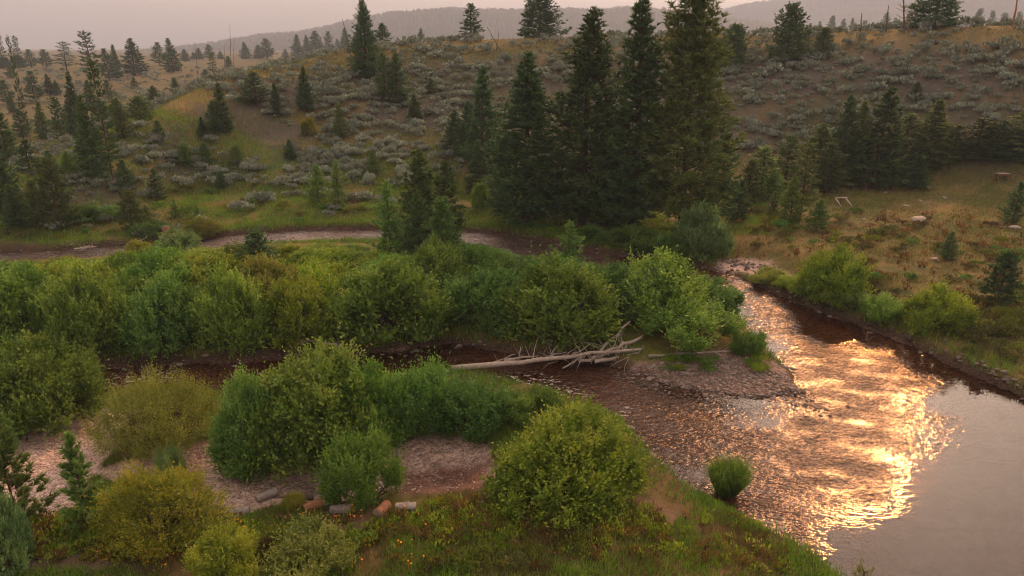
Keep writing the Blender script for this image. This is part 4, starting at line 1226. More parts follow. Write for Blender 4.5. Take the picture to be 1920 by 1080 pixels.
def scatter_sage():
    g = np.random.default_rng(77)
    n = 14000
    az = g.uniform(-.66, .66, n); r = np.where(g.random(n) < .78, np.sqrt(g.uniform(62 ** 2, 132 ** 2, n)), g.uniform(132, 320, n))
    x, y = np.sin(az) * r, np.cos(az) * r
    z, sd, gr, tt = ground(x, y, True)
    tt = np.where(r > 140, .3, tt)
    dn = fbm(x, y, .07, 91) * .6 + fbm(x, y, .25, 92) * .4
    midw = 1 - sstep(.60, .92, tt)
    rightw = sstep(.12, .22, az)
    thr = .46 - .10 * rightw - .07 * np.exp(-((az + .12) / .12) ** 2) - .02 * (az < -.30)
    want = ((tt > .08) | ((r > 140) & (az < -.05))) & ((az < .3) | (tt > .2)) & (dn > thr) & (g.random(n) < .25 + .75 * midw)
    foot = (tt <= .08) & (r > 66) & (dn > .62) & (az < .3)
    keep = np.nonzero(want | foot)[0]
    # thin out so that bushes do not stand inside each other
    cell = {}
    out = []
    for i in keep:
        k = (int(x[i] / 1.15), int(y[i] / 1.15))
        if k in cell: continue
        cell[k] = 1; out.append(i)
    out = np.array(out)
    size = .4 + 1.35 * g.random(len(out)) ** 1.3
    appar = size / r[out]
    order = np.argsort(-appar)
    zones = (('grey green sagebrush on the spur at the left', 'sagebrush on the left spur', -9, -.28),
             ('grey sagebrush on the middle slope left of the tall trees', 'sagebrush on the middle slope', -.28, .02),
             ('silvery sagebrush behind the tall riverbank trees', 'sagebrush behind the tall trees', .02, .28),
             ('brownish grey sagebrush on the open right slope', 'sagebrush on the right slope', .28, 9))
    rest = Geo(); protos = [make_tuft_bush(230 + k, n=70, leaf=(.34, .10)) for k in range(4)]
    pv = []
    for p in protos:
        pv.append((np.concatenate(p.V), p))
    for c, j in enumerate(order):
        i = out[j]
        s = size[j]
        if c < 300:
            lab, grp = next((a, b) for a, b, lo, hi in zones if lo <= az[i] < hi)
            hi = 'high up' if tt[i] > .6 else 'half way up' if tt[i] > .3 else 'low down'
            lab = ('large ' if s > 1.35 else 'small ' if s < .8 else '') + lab + ', ' + hi
            plant('sage%d' % (c % 4), 'sagebrush', (x[i], y[i], z[i]), 1.3 * s * g.uniform(.9, 1.25), .85 * s * g.uniform(.75, 1.05), lab, 'shrub', group=grp)
        else:
            k = c % 4; Vp, p = pv[k]
            a = g.random() * 6.28; ca, sa = math.cos(a), math.sin(a)
            Vr = np.stack([Vp[:, 0] * ca - Vp[:, 1] * sa, Vp[:, 0] * sa + Vp[:, 1] * ca, Vp[:, 2] * .95], 1) * s + [x[i], y[i], z[i] - .05]
            for Q, A in zip(p.Q, p.aq):
                rest.Q.append(Q + rest.n); rest.aq.append(A)
            rest.V.append(Vr); rest.n += len(Vr)
    o = obj('sagebrush_cover', rest.mesh('sagebrush_cover', M['sage']), kind='stuff')
    o['label'] = 'smaller grey sagebrush spread over the upper slopes'; o['category'] = 'shrubs'
    print('sage', len(out))


scatter_sage()

STONE = {'rabbit': 'yellow tipped', 'willow_olive': 'olive', 'rust_shrub': 'brownish', 'willow_dark': 'deep green', 'willow': 'green', 'willow_yellow': 'yellow green'}

# low shrubs dotted over the meadows: pixel boxes, number, label, group
def scatter_shrubs(boxes, n, lab, grp, mats, smin, smax, seed):
    g = np.random.default_rng(seed)
    k = 0; tries = 0
    while k < n and tries < n * 20:
        tries += 1
        u0, u1, v0, v1 = boxes[g.integers(len(boxes))]
        p = hit(g.uniform(u0, u1), g.uniform(v0, v1))
        if p is None or sdf_poly(np.array([p[0]]), np.array([p[1]]), RIVER)[0] < 1.0: continue
        s = g.uniform(smin, smax); mt = mats[g.integers(len(mats))]
        plant('shrub%d' % g.integers(3), 'meadow_shrub', p, 1.3 * s * g.uniform(.9, 1.4), .85 * s * g.uniform(.6, 1.0), STONE[mt] + ' ' + lab, 'shrub', group=grp, mat=mt)
        k += 1


scatter_shrubs([(1390, 1920, 395, 480), (1580, 1920, 440, 560), (1400, 1700, 400, 470)], 80, 'low bushy shrub dotted over the orange meadow on the right bank', 'low shrubs in the right meadow', ['rabbit', 'rabbit', 'willow_olive', 'rust_shrub', 'willow_dark'], .5, 1.15, 5)
scatter_shrubs([(1780, 1930, 560, 680)], 34, 'bushy shrub on the right bank below the young pine', 'shrubs on the right bank below the young pine', ['rabbit', 'willow_olive', 'rabbit', 'rust_shrub'], .7, 1.3, 6)
scatter_shrubs([(0, 700, 385, 430), (300, 720, 350, 400), (0, 400, 400, 450)], 70, 'low shrub dotted over the meadow beyond the back channel', 'low shrubs in the left meadow', ['willow_olive', 'willow_dark', 'rabbit', 'willow'], .45, 1.1, 7)
scatter_shrubs([(860, 1380, 425, 480)], 22, 'low shrub in the shade under the tall conifers', 'low shrubs under the tall trees', ['willow', 'willow_olive', 'willow_dark', 'willow_yellow'], .6, 1.3, 8)
scatter_shrubs([(60, 330, 960, 1040), (420, 760, 990, 1060), (760, 1180, 990, 1075)], 46, 'low weedy shrub in the grass of the near bank', 'low shrubs on the near bank', ['willow', 'willow_olive', 'willow_yellow', 'rabbit', 'rust_shrub'], .35, .7, 9)
scatter_shrubs([(1215, 1330, 668, 730), (1400, 1480, 655, 700)], 16, 'small tuft growing on the gravel spit', 'tufts on the gravel spit', ['willow', 'willow_yellow'], .5, .9, 10)


# ------------------------------------------------------------------ grass, beyond counting
def blades(x, y, z, h, w, g, bend=.35, lo=0.0):
    n = len(x)
    P = np.stack([x, y, z - .03], 1)
    a = g.uniform(0, 6.28, n)
    side = np.stack([np.cos(a), np.sin(a), np.zeros(n)], 1) * w[:, None] * .5
    tip = P + np.stack([g.normal(size=n) * bend * h, g.normal(size=n) * bend * h, h], 1)
    return P - side, P + side, tip


LOGS = ((444, 969), (501, 936), (574, 936), (588, 958), (640, 962), (718, 966), (762, 960))


def grass(name, label, mat, n, region, hgt, wid, seed, clump=.5, thr=.42, fringe=None, bend=.35):
    g = np.random.default_rng(seed)
    x0, x1, y0, y1 = region
    x, y = g.uniform(x0, x1, n), g.uniform(y0, y1, n)
    z, sd, gr, tt = ground(x, y, True)
    k = (sd > .05) & (gr < .35) & (fbm(x, y, clump, seed) + g.normal(size=n) * .06 > thr)
    if fringe is not None: k &= ~((np.interp(np.arctan2(x, y), [-.7, -.3, 0, .28], [58, 56, 55, 47]) > y) & (y > 44) & (x < 16)); k &= (sd < fringe[1]) & (sd > fringe[0])
    vis = (np.abs(np.arctan2(x, y)) < .75) & (y > 12)
    for p in BARE: k &= sdf_poly(x, y, p) > .2
    k &= vis & (sdf_poly(x, y, DEBRIS) > 0)
    for lu, lv in LOGS:                       # trodden round the cut logs
        lx, ly = on_plane(lu, lv + 8, .5); k &= np.hypot(x - lx, y - ly) > .75
    x, y, z = x[k], y[k], z[k]
    m = len(x)
    G = Geo()
    h = g.uniform(*hgt, m); w = g.uniform(*wid, m)
    A, B, C = blades(x, y, z, h, w, g, bend)
    G.tris(A, B, C, np.clip(fbm(x, y, .9, seed + 5) * .8 + g.uniform(-.2, .4, m), 0, 1))
    o = obj(name, G.mesh(name, M[mat]), kind='stuff'); o['label'] = label; o['category'] = 'grass'
    return m


tot = 0
tot += grass('grass', 'green grass on the near bank', 'grass', 260000, (-22, 16, 12, 27), (.12, .34), (.025, .045), 301, .5, .44)
tot += grass('dry_grass', 'dry reddish grass on the near bank', 'grass_dry', 170000, (-22, 16, 12, 27), (.12, .35), (.018, .03), 302, .6, .48)
tot += grass('grass', 'lush green grass fringing the water edge', 'grass', 330000, (-62, 42, 12, 66), (.25, .6), (.03, .06), 303, .4, .36, fringe=(.05, 1.6))
tot += grass('grass', 'short green meadow grass beyond the back channel', 'grass', 190000, (-70, 25, 55, 84), (.15, .4), (.05, .09), 304, .25, .40)
tot += grass('dry_grass', 'yellow meadow grass beyond the back channel', 'grass_dry', 90000, (-70, 25, 58, 90), (.15, .4), (.05, .08), 305, .3, .54)
tot += grass('dry_grass', 'orange brown grass on the right bank meadow', 'grass_dry', 150000, (12, 70, 26, 84), (.12, .35), (.04, .07), 306, .35, .52)
tot += grass('grass', 'green grass patches on the right bank meadow', 'grass', 90000, (12, 70, 26, 84), (.12, .32), (.04, .07), 307, .25, .46)
tot += grass('dry_grass', 'straw coloured bunch grass on the hillside', 'grass_dry', 200000, (-90, 90, 72, 132), (.15, .38), (.05, .1), 308, .2, .54)
tot += grass('grass', 'olive grass on the lower slopes of the spur', 'grass', 110000, (-95, 20, 72, 118), (.12, .32), (.05, .1), 309, .15, .46)
print('grass blades', tot)


def make_clump(seed, n=1500, R=.8, H=.8):
    g = np.random.default_rng(seed)
    a = g.uniform(0, 6.28, n); q = np.sqrt(g.random(n)) * R * .5
    x, y = np.cos(a) * q, np.sin(a) * q
    h = H * g.uniform(.6, 1.1, n)
    P = np.stack([x, y, np.full(n, -.1)], 1)
    side = np.stack([-np.sin(a + 1), np.cos(a + 1), np.zeros(n)], 1) * .018
    mid = P + np.stack([x * .7, y * .7, h * .8], 1) + g.normal(size=(n, 3)) * .06
    tip = P + np.stack([x * 1.6, y * 1.6, h], 1) + g.normal(size=(n, 3)) * .12
    G = Geo(); G.quads(P - side, P + side, mid + side * .7, mid - side * .7, g.uniform(.1, .7, n)); G.tris(mid - side * .7, mid + side * .7, tip, g.uniform(.3, 1, n))
    return G


def forbs(name, label, mat, n, boxes, size, seed):
    g = np.random.default_rng(seed)
    G = Geo(); pr = [make_tuft_bush(700 + k, R=.3, H=.42, n=34, leaf=(.13, .03), up=1.1) for k in range(3)]
    pv = [np.concatenate(p.V) for p in pr]
    for i in range(n):
        u0, u1, v0, v1 = boxes[g.integers(len(boxes))]
        x, y = on_plane(g.uniform(u0, u1), g.uniform(v0, v1), .7)
        z, sd, gr, tt = (float(q[0]) for q in ground(np.array([x]), np.array([y]), True))
        if sd < .3 or gr > .5 or any(math.hypot(x - a, y - b) < .9 for a, b in (on_plane(p, q + 8, .5) for p, q in LOGS)): continue
        k = i % 3; a = g.random() * 6.28; s_ = g.uniform(*size)
        Vp = pv[k] * s_
        G.V.append(np.stack([Vp[:, 0] * math.cos(a) - Vp[:, 1] * math.sin(a) + x, Vp[:, 0] * math.sin(a) + Vp[:, 1] * math.cos(a) + y, Vp[:, 2] + z - .03], 1))
        for Q, A in zip(pr[k].Q, pr[k].aq): G.Q.append(Q + G.n); G.aq.append(np.clip(A + g.normal() * .2, 0, 1))
        G.n += len(Vp)
    o = obj(name, G.mesh(name, M[mat]), kind='stuff'); o['label'] = label; o['category'] = 'weeds'


NEARB = [(380, 1480, 965, 1085), (60, 300, 960, 1085), (700, 1250, 960, 1040)]
forbs('weeds', 'yellow green weeds on the near bank', 'willow_yellow', 420, NEARB, (.5, 1.1), 711)
forbs('weeds', 'rusty brown weeds on the near bank', 'rust_weed', 380, NEARB, (.5, 1.0), 712)
forbs('weeds', 'golden weeds on the near bank', 'willow_gold', 300, NEARB, (.4, .9), 713)
forbs('weeds', 'brownish weeds in the right bank meadow', 'rust_weed', 320, [(1380, 1920, 410, 600)], (.6, 1.3), 714)
forbs('weeds', 'dark sparse weeds on the bare gravel', 'rust_weed', 60, [(440, 900, 840, 950), (60, 230, 960, 1060)], (.3, .7), 715)

K['clump'] = Kind(1.6, .8, [('blades', make_clump(9).mesh('clump_blades', M['grass']))])
plant_px('clump', 'grass_clump', 1360, 940, 868, 78, 'tall green grass clump standing in the water near the near bank', 'grass', push=.2, sink=-.1)
plant_px('clump', 'grass_clump', 985, 745, 728, 60, 'reddish green grass clump at the edge of the side channel', 'grass', mat='grass_dry')
plant_px('sprig', 'willow_sprig', 1615, 1105, 1045, 44, 'thin leafy sprig poking up at the bottom edge before the pool', 'plant', mat='willow_olive', dist=None, hmin=1.2)


# orange flowers in the near grass
def flowers():
    g = np.random.default_rng(401)
    G = Geo()
    for u0, u1, v0, v1, n in ((180, 300, 960, 1075, 20), (400, 470, 985, 1075, 50), (280, 420, 1040, 1078, 20), (560, 680, 970, 1000, 14), (600, 800, 970, 1075, 16)):
        for _ in range(n):
            p = hit(g.uniform(u0, u1), g.uniform(v0, v1))
            if p is None: continue
            c = np.array([p[0], p[1], p[2] + g.uniform(.25, .55)])
            G.tube(np.stack([[p[0], p[1], p[2]], c]), .006, 3, 0.0, cap=False)
            k = 5; a = np.arange(k) * 2 * np.pi / k + g.random(); s = g.uniform(.025, .045)
            d = np.stack([np.cos(a), np.sin(a), np.full(k, .25)], 1); e = np.stack([-np.sin(a), np.cos(a), np.zeros(k)], 1)
            G.quads(np.tile(c, (k, 1)), c + d * s * .6 + e * s * .4, c + d * s, c + d * s * .6 - e * s * .4, g.uniform(.2, 1))
    o = obj('wildflowers', G.mesh('wildflowers', M['flower']), kind='stuff'); o['label'] = 'small orange wildflowers in the near grass'; o['category'] = 'flowers'


flowers()


# ------------------------------------------------------------------ stones
def rock_mat(name, a, b):
    m, n, l = new_mat(name)
    tc = n.new('ShaderNodeTexCoord'); oi = n.new('ShaderNodeObjectInfo')
    f = noise_(n, l, 5, 5, tc.outputs['Object'], .7)
    t = attr_(n, 'tint').outputs['Fac']
    k = math_(n, l, 'ADD', math_(n, l, 'MULTIPLY', f, .5), math_(n, l, 'ADD', math_(n, l, 'MULTIPLY', t, .4), math_(n, l, 'MULTIPLY', oi.outputs['Random'], .25)))
    ramp = n.new('ShaderNodeValToRGB'); l.new(k, ramp.inputs[0]); e = ramp.color_ramp.elements
    e[0].position = .25; e[0].color = (*a, 1); e[1].position = .85; e[1].color = (*b, 1)
    bs = n.new('ShaderNodeBsdfPrincipled'); l.new(ramp.outputs[0], bs.inputs['Base Color']); bs.inputs['Roughness'].default_value = .75
    bp = n.new('ShaderNodeBump'); bp.inputs['Strength'].default_value = .5; bp.inputs['Distance'].default_value = .04
    l.new(f, bp.inputs['Height']); l.new(bp.outputs[0], bs.inputs['Normal'])
    o = n.new('ShaderNodeOutputMaterial'); l.new(bs.outputs[0], o.inputs['Surface'])
    return m


M['rock'] = rock_mat('stone_grey', (.07, .058, .052), (.26, .22, .20))
M['rock_pale'] = rock_mat('stone_pale', (.22, .19, .17), (.48, .43, .40))
M['rock_wet'] = rock_mat('stone_wet', (.022, .016, .014), (.07, .05, .042))


def ico(sub):
    import bmesh
    bm = bmesh.new(); bmesh.ops.create_icosphere(bm, subdivisions=sub, radius=1.0)
    V = np.array([v.co[:] for v in bm.verts]); Fc = np.array([[v.index for v in f.verts] for f in bm.faces]); bm.free()
    return V, Fc


IV2, IF2 = ico(2); IV1, IF1 = ico(1)


def rock_mesh(seed, mat, flat=.55):
    g = np.random.default_rng(seed)
    V = IV2.copy()
    for k in range(7):                                  # chop facets off the ball
        d = rand_unit(1, g)[0]; c = g.uniform(.55, .85)
        s = V @ d; V = V - np.clip(s - c, 0, None)[:, None] * d
    V = V * np.array([1, g.uniform(.65, .9), flat]) + g.normal(size=V.shape) * .02
    return make_mesh('rock', V, IF2, {'tint': g.uniform(0, 1, len(IF2)) * .3 + g.random() * .5}, mat=M[mat])


RK = {m: [rock_mesh(500 + i, m) for i in range(4)] for m in ('rock', 'rock_pale', 'rock_wet')}


def rock(u, v, px, label, group=None, mat='rock', name='boulder', up=.12, flat=1.0):
    p = hit(u, v)
    depth = p[1] * CP + (CAM_H - p[2]) * SP
    s = px * depth / F / 2
    o = obj(name, random.choice(RK[mat]), label=label, cat='rock', group=group)
    o.location = (p[0], p[1], max(p[2], -.1) + s * up); o.scale = (s, s, s * flat); o.rotation_euler = (random.uniform(-.2, .2), random.uniform(-.2, .2), random.uniform(0, 6.28))
    return o


for i in range(36):
    t = random.random()
    u = 1765 + t * 150 + random.uniform(-10, 10); v = 652 + t * 78 + random.uniform(-16, 8)
    rock(u, v, random.uniform(6, 15), 'grey angular boulder in the stone row along the right bank waterline', 'boulders along the right bank')
for i in range(26):
    t = random.random()
    rock(1345 + t * 110, 488 + t * 18 + random.uniform(-5, 4), random.uniform(6, 11), 'small grey stone on the gravel at the river bend', 'stones at the river bend')
for u, v, s, lab in ((1547, 781, 15, 'dark wet stone in the glittering shallows, left of a pair'), (1586, 779, 13, 'dark wet stone in the glittering shallows, right of a pair'),
                     (1506, 740, 17, 'dark stone at the very tip of the gravel spit'), (1521, 761, 9, 'small dark stone in the water off the spit tip'),
                     (1380, 752, 9, 'dark stone in the slick water before the spit'), (1442, 757, 10, 'dark stone in the slick water, nearer the spit tip'),
                     (1247, 723, 9, 'dark stone in the orange ripples before the spit'), (1548, 572, 22, 'dark boulder at the foot of the round willow on the right bank'),
                     (1705, 640, 16, 'dark boulder at the waterline left of the stone row')):
    rock(u, v, s, lab, mat='rock_wet', up=.35)
for u, v, s, lab in ((1722, 414, 30, 'largest pale flat rock in the right meadow'), (1730, 420, 14, 'small bluish rock in front of the largest pale flat rock'),
                     (1902, 428, 26, 'pale flat rock below the young pine at the right edge'), (1880, 427, 12, 'small pale rock left of the flat rock at the right edge'),
                     (1725, 377, 9, 'small white rock in the meadow above the largest pale rock'), (1697, 387, 14, 'pale low rock left of the largest pale rock'),
                     (1620, 412, 9, 'small pale pointed rock in the left of the right meadow'), (1770, 372, 12, 'pale rock at the upper right meadow near the shrubs'),
                     (1660, 362, 9, 'pale stone under the broad conifer'), (1740, 352, 12, 'pale stone right of the small front conifer'),
                     (1752, 488, 24, 'long pale stone lying by the tiny meadow pine'), (1630, 436, 16, 'pale pinkish stone in the middle of the right meadow'), (1912, 535, 26, 'pale stone at the right edge beside the young bank pine'),
                     (98, 1030, 18, 'pinkish stone on bare earth in the bottom left')):
    rock(u, v, s, lab, mat='rock_pale', flat=.8)
for u, v, s, lab in ((1755, 82, 14, 'dark rock high on the right slope, left of two'), (1868, 90, 14, 'dark rock high on the right slope, right of two'), (1490, 131, 15, 'dark rock below the broad crest conifer')):
    rock(u, v, s, lab, mat='rock_wet', up=.4)


def stones(name, label, mat, n, polys, size, seed, water=False, edge=None):
    """loose stones, too many to count, as real little stones"""
    g = np.random.default_rng(seed)
    allp = np.concatenate(polys); lo, hi = allp.min(0) - 1, allp.max(0) + 1
    x, y = g.uniform(lo[0], hi[0], n * 12), g.uniform(lo[1], hi[1], n * 12)
    s = np.min([sdf_poly(x, y, p) for p in polys], 0)
    z, sd, gr, tt = ground(x, y, True)
    k = (s < .2)
    k &= (sd > -1.0) if not water else (sd < 0)
    if edge: k &= (sd > edge[0]) & (sd < edge[1]) & (np.abs(np.arctan2(x, y)) < .72)
    x, y, z = x[k][:n], y[k][:n], z[k][:n]; m = len(x)
    r = size[0] + (size[1] - size[0]) * g.random(m) ** 2.2
    a = g.uniform(0, 6.28, m)
    B = IV1[None] * (1 + g.normal(size=(m, len(IV1), 1)) * .16)
    B = B * np.stack([r * g.uniform(.9, 1.4, m), r * g.uniform(.7, 1, m), r * g.uniform(.35, .6, m)], 1)[:, None]
    ca, sa = np.cos(a)[:, None], np.sin(a)[:, None]
    V = np.stack([B[..., 0] * ca - B[..., 1] * sa + x[:, None], B[..., 0] * sa + B[..., 1] * ca + y[:, None], B[..., 2] + np.maximum(z, -.05)[:, None] + r[:, None] * .15], -1)
    Fc = (IF1[None] + (np.arange(m) * len(IV1))[:, None, None]).reshape(-1, 3)
    me = make_mesh(name, V.reshape(-1, 3), Fc, {'tint': np.repeat(g.random(m), len(IF1))}, mat=M[mat])
    o = obj(name, me, kind='stuff'); o['label'] = label; o['category'] = 'stones'


stones('gravel_stones', 'grey cobbles of the gravel spit', 'rock', 2200, [GRAVEL[2]], (.03, .12), 601)
stones('gravel_stones', 'pinkish pebbles on the near gravel beach', 'rock_pale', 1500, [GRAVEL[0], GRAVEL[1]], (.02, .055), 602)
stones('gravel_stones', 'cobbles at the bend of the far bank', 'rock', 250, [GRAVEL[3], GRAVEL[4], GRAVEL[5]], (.06, .2), 603)
stones('river_stones', 'wet stones along the edges of the river', 'rock', 1500, [RIVER], (.05, .2), 604, edge=(-.5, .35))
stones('river_stones', 'dark wet stones breaking the shallow water off the spit', 'rock_wet', 130, [plan_poly([(1240, 715), (1500, 735), (1560, 790), (1440, 770), (1300, 745)])], (.04, .16), 605, water=True)


# ------------------------------------------------------------------ fallen trunks, driftwood, cut logs, dead trees
def P3(u, v, z):
    x, y = on_plane(u, v, z)
    return np.array([x, y, z])


def bent(a, b, n=7, wob=.03, seed=0, sag=0.0):
    g = np.random.default_rng(seed)
    t = np.linspace(0, 1, n)[:, None]
    L = np.linalg.norm(b - a)
    P = a + (b - a) * t + g.normal(size=(n, 3)) * wob * L * (t * (1 - t)) * 2
    P[:, 2] -= (sag * L * 4 * t * (1 - t))[:, 0]
    return P


def wood(name, P, R, mat, parent=None, k=8, **kw):
    G = Geo(); G.tube(P, R, k)
    return obj(name, G.mesh(name, M[mat], smooth=False), parent=parent, **kw)


def fallen():
    a, b = P3(845, 691, .38), P3(1203, 655, .8)
    P = bent(a, b, 12, .012, 3)
    root = obj('fallen_tree', None, label='long bare grey fallen trunk lying across the side channel', cat='log', loc=tuple(a))
    o = Vector(a)
    Pl = P - a
    stem = wood('trunk', Pl, np.linspace(.17, .07, 12) * (1 + np.random.default_rng(4).normal(size=12) * .05), 'dead', root, 10)
    g = np.random.default_rng(12)
    for i in range(26):
        t = g.uniform(.18, 1) if i > 3 else (.1, .16, .3, .42)[i]
        p = Pl[0] + (Pl[-1] - Pl[0]) * t
        d = norm(np.array([g.normal() * .5 + .2, g.normal() * .8, abs(g.normal()) * .7 + .1])) * (g.uniform(.3, 1.4) if t > .4 else .18)
        m = p + d * .55 + g.normal(size=3) * .06
        wood('branch', np.stack([p, m, p + d]), [.035, .022, .008], 'dead', stem, 4)


fallen()
DRIFT = [((1110, 672, .5), (1180, 604, 1.6), .10, 'leaning grey trunk sticking up highest from the driftwood pile'),
         ((1136, 660, .6), (1203, 632, 1.1), .13, 'thick grey log at the upper right of the driftwood pile'),
         ((1085, 676, .3), (1192, 656, .7), .10, 'grey pole lying along the front of the driftwood pile'),
         ((1115, 678, .3), (1198, 662, .5), .11, 'grey pole at the lower right of the driftwood pile'),
         ((945, 676, .25), (1002, 668, .4), .09, 'short pale log behind the middle of the fallen trunk'),
         ((918, 682, .15), (966, 664, .5), .05, 'curved pale branch at the left of the short log'),
         ((970, 684, .2), (976, 650, 1.1), .035, 'thin upright twig beside the short pale log'),
         ((1055, 690, .15), (1098, 668, .5), .05, 'thin crossed branch in front of the driftwood pile'),
         ((1075, 665, .5), (1140, 622, 1.3), .045, 'slender forked branch left of the leaning trunk'),
         ((1000, 676, .3), (1062, 660, .6), .05, 'thin branch lying behind the fallen trunk'),
         ((1160, 672, .4), (1140, 640, 1.0), .04, 'thin branch crossing the thick grey log'),
         ((1215, 672, .35), (1380, 664, .35), .09, 'straight pale pole lying on the gravel spit under the bright willow'),
         ((1335, 662, .5), (1352, 672, .3), .05, 'bent white branch at the right end of the pole on the spit'),
         ((556, 640, .7), (632, 645, .8), .10, 'grey dead branch arching over the side channel bank'),
         ((630, 643, .8), (640, 668, .1), .09, 'broken stub hanging from the arching dead branch'),
         ((140, 467, .25), (180, 463, .4), .10, 'pale driftwood at the edge of the back channel'),
         ((152, 470, .2), (168, 460, .5), .06, 'crossed pale stick on the back channel driftwood'),
         ((248, 456, .3), (275, 445, .9), .06, 'grey root by the undercut bank of the back channel')]
for i, (a, b, r, lab) in enumerate(DRIFT):
    A, B = P3(*a), P3(*b)
    if a[0] > 1205:                            # these lie on the gravel of the spit
        A, B = (np.array(hit(q[0], q[1])) + [0, 0, r + .04] for q in (a, b))
    P = bent(A, B, 7, .02 if a[0] > 1205 else .05, 40 + i)
    root = obj('driftwood', None, label=lab, cat='driftwood', loc=tuple(A))
    stem = wood('trunk', P - A, np.linspace(r, r * .55, 7), 'dead', root, 7)
    g = np.random.default_rng(60 + i)
    for k in range(5 if r > .05 else 3):
        p = P[2 + k % 5] - A
        d = norm(g.normal(size=3) + np.array([0, 0, .6])) * g.uniform(.2, .7)
        wood('branch', np.stack([p, p + d * .5 + g.normal(size=3) * .04, p + d]), [r * .3, r * .2, .006], 'dead', stem, 4)
g = np.random.default_rng(88)
for i in range(30):
    u, v = g.uniform(1020, 1200), g.uniform(650, 682)
    z = g.uniform(.3, .8); A = P3(u, v, z); d = norm(np.array([g.normal(), g.normal() * .5, g.normal() * .5 + .15])) * g.uniform(.5, 1.6)
    wood('twig', np.stack([A, A + d * .5 + g.normal(size=3) * .08, A + d]), [.022, .016, .006], 'dead', None, 4, label='thin bare grey twig tangled in the driftwood pile', cat='twig', group='twigs in the driftwood pile')


def cut_log(u, v, length, r, ang, mat, label, roll=0.0):
    p = hit(u, v)
    root = obj('cut_log', None, label=label, cat='log', loc=(p[0], p[1], p[2] + r * .85))
    root.rotation_euler = (0, roll, ang)
    g = np.random.default_rng(int(u))
    n = 14; a = np.linspace(0, 2 * np.pi, n, endpoint=False); rr = r * (1 + g.normal(size=n) * .05)
    xs = np.linspace(-length / 2, length / 2, 5)
    V = np.concatenate([np.stack([np.full(n, x), np.cos(a) * rr * (1 + g.normal() * .03), np.sin(a) * rr], 1) for x in xs])
    idx = np.arange(5 * n).reshape(5, n); nx = np.roll(idx, -1, 1)
    q = np.stack([idx[:-1], nx[:-1], nx[1:], idx[1:]], -1).reshape(-1, 4)
    bark = obj('bark', make_mesh('log_bark', V, q, mat=M[mat]), root)
    for s, row in ((-1, V[:n]), (1, V[-n:])):
        R2 = row * [1, .96, .96]; c = R2.mean(0)
        Vc = np.concatenate([R2, [c + [s * .004, 0, 0]]])
        t = np.stack([np.full(n, n), np.arange(n), (np.arange(n) + 1) % n], 1)
        obj('cut_end', make_mesh('log_end', Vc, t, mat=M['cut']), root)
    for k in range(2):
        x = g.uniform(-.3, .3) * length
        wood('knot', np.array([[x, 0, r * .8], [x + .02, .02, r * 1.25]]), [.04, .028], mat, bark, 6)


cut_log(444, 969, .85, .17, .25, 'log_grey', 'grey cut log with a branch stub beside the golden bush')
cut_log(501, 936, .75, .15, .75, 'log_grey', 'grey cut log pointing uphill, upper left of the log group')
cut_log(574, 936, .55, .15, .1, 'dead_dark', 'dark bluish cut log behind the small brown shrub')
cut_log(588, 958, .65, .17, .6, 'log_red', 'reddish split log beside the small brown shrub')
cut_log(606, 950, .9, .05, .3, 'dead', 'thin pale stick of wood above the reddish split log')
cut_log(640, 962, .7, .16, .0, 'log_grey', 'pale grey cut log half hidden by the upright green bush')
cut_log(718, 966, .55, .20, 1.15, 'log_red', 'reddish brown cut log showing its round end')
cut_log(762, 960, .68, .17, .04, 'log_grey', 'grey cut log lying level, rightmost of the log group')
cut_log(540, 934, .8, .04, .2, 'dead_dark', 'thin dark pole lying right of the uphill grey log')
cut_log(202, 998, .5, .13, .5, 'dead_dark', 'dark log at the foot of the slim foreground pine')
for i, (u, v, an) in enumerate(((735, 842, .4), (820, 895, -.6), (838, 916, .1), (590, 806, .3), (905, 838, .2))):
    cut_log(u, v, .55, .022, an, 'dead', ['thin pale stick at the top left of the bare gravel', 'thin pale stick on the reddish litter, upper one', 'thin pale stick on the reddish litter, lower one', 'thin stick under the largest foreground willow', 'thin stick at the right end of the bare gravel'][i])


def dead_tree(u, vb, ut, vt, r, label, mat='dead_dark', nb=0, blen=.8, dist=None, droop=0.0, name='dead_tree', cat='dead tree'):
    p = at_dist(u, vb, dist) if dist else (hit(u, vb) or at_dist(u, vb, 126))
    A = np.array(p) - [0, 0, .2]
    d = ray(ut, vt); B = np.array([d[0] / d[1] * p[1], p[1], CAM_H + d[2] / d[1] * p[1]])
    P = bent(A, B, 8, .012, int(u))
    root = obj(name, None, label=label, cat=cat, loc=tuple(A))
    stem = wood('trunk', P - A, np.linspace(r, r * .35, 8), mat, root, 6)
    g = np.random.default_rng(int(u) + 5)
    L = np.linalg.norm(B - A)
    for i in range(nb):
        t = g.uniform(.3, .97); q = (B - A) * t
        a = g.uniform(0, 6.28)
        e = np.array([math.cos(a), math.sin(a), g.uniform(.1, .8) - droop * .3]) * blen * (1.15 - t) * g.uniform(.6, 1.2)
        wood('branch', np.stack([q, q + e * .6, q + e + np.array([0, 0, -droop * blen * .6])]), [r * .3, r * .2, .012], mat, stem, 4)


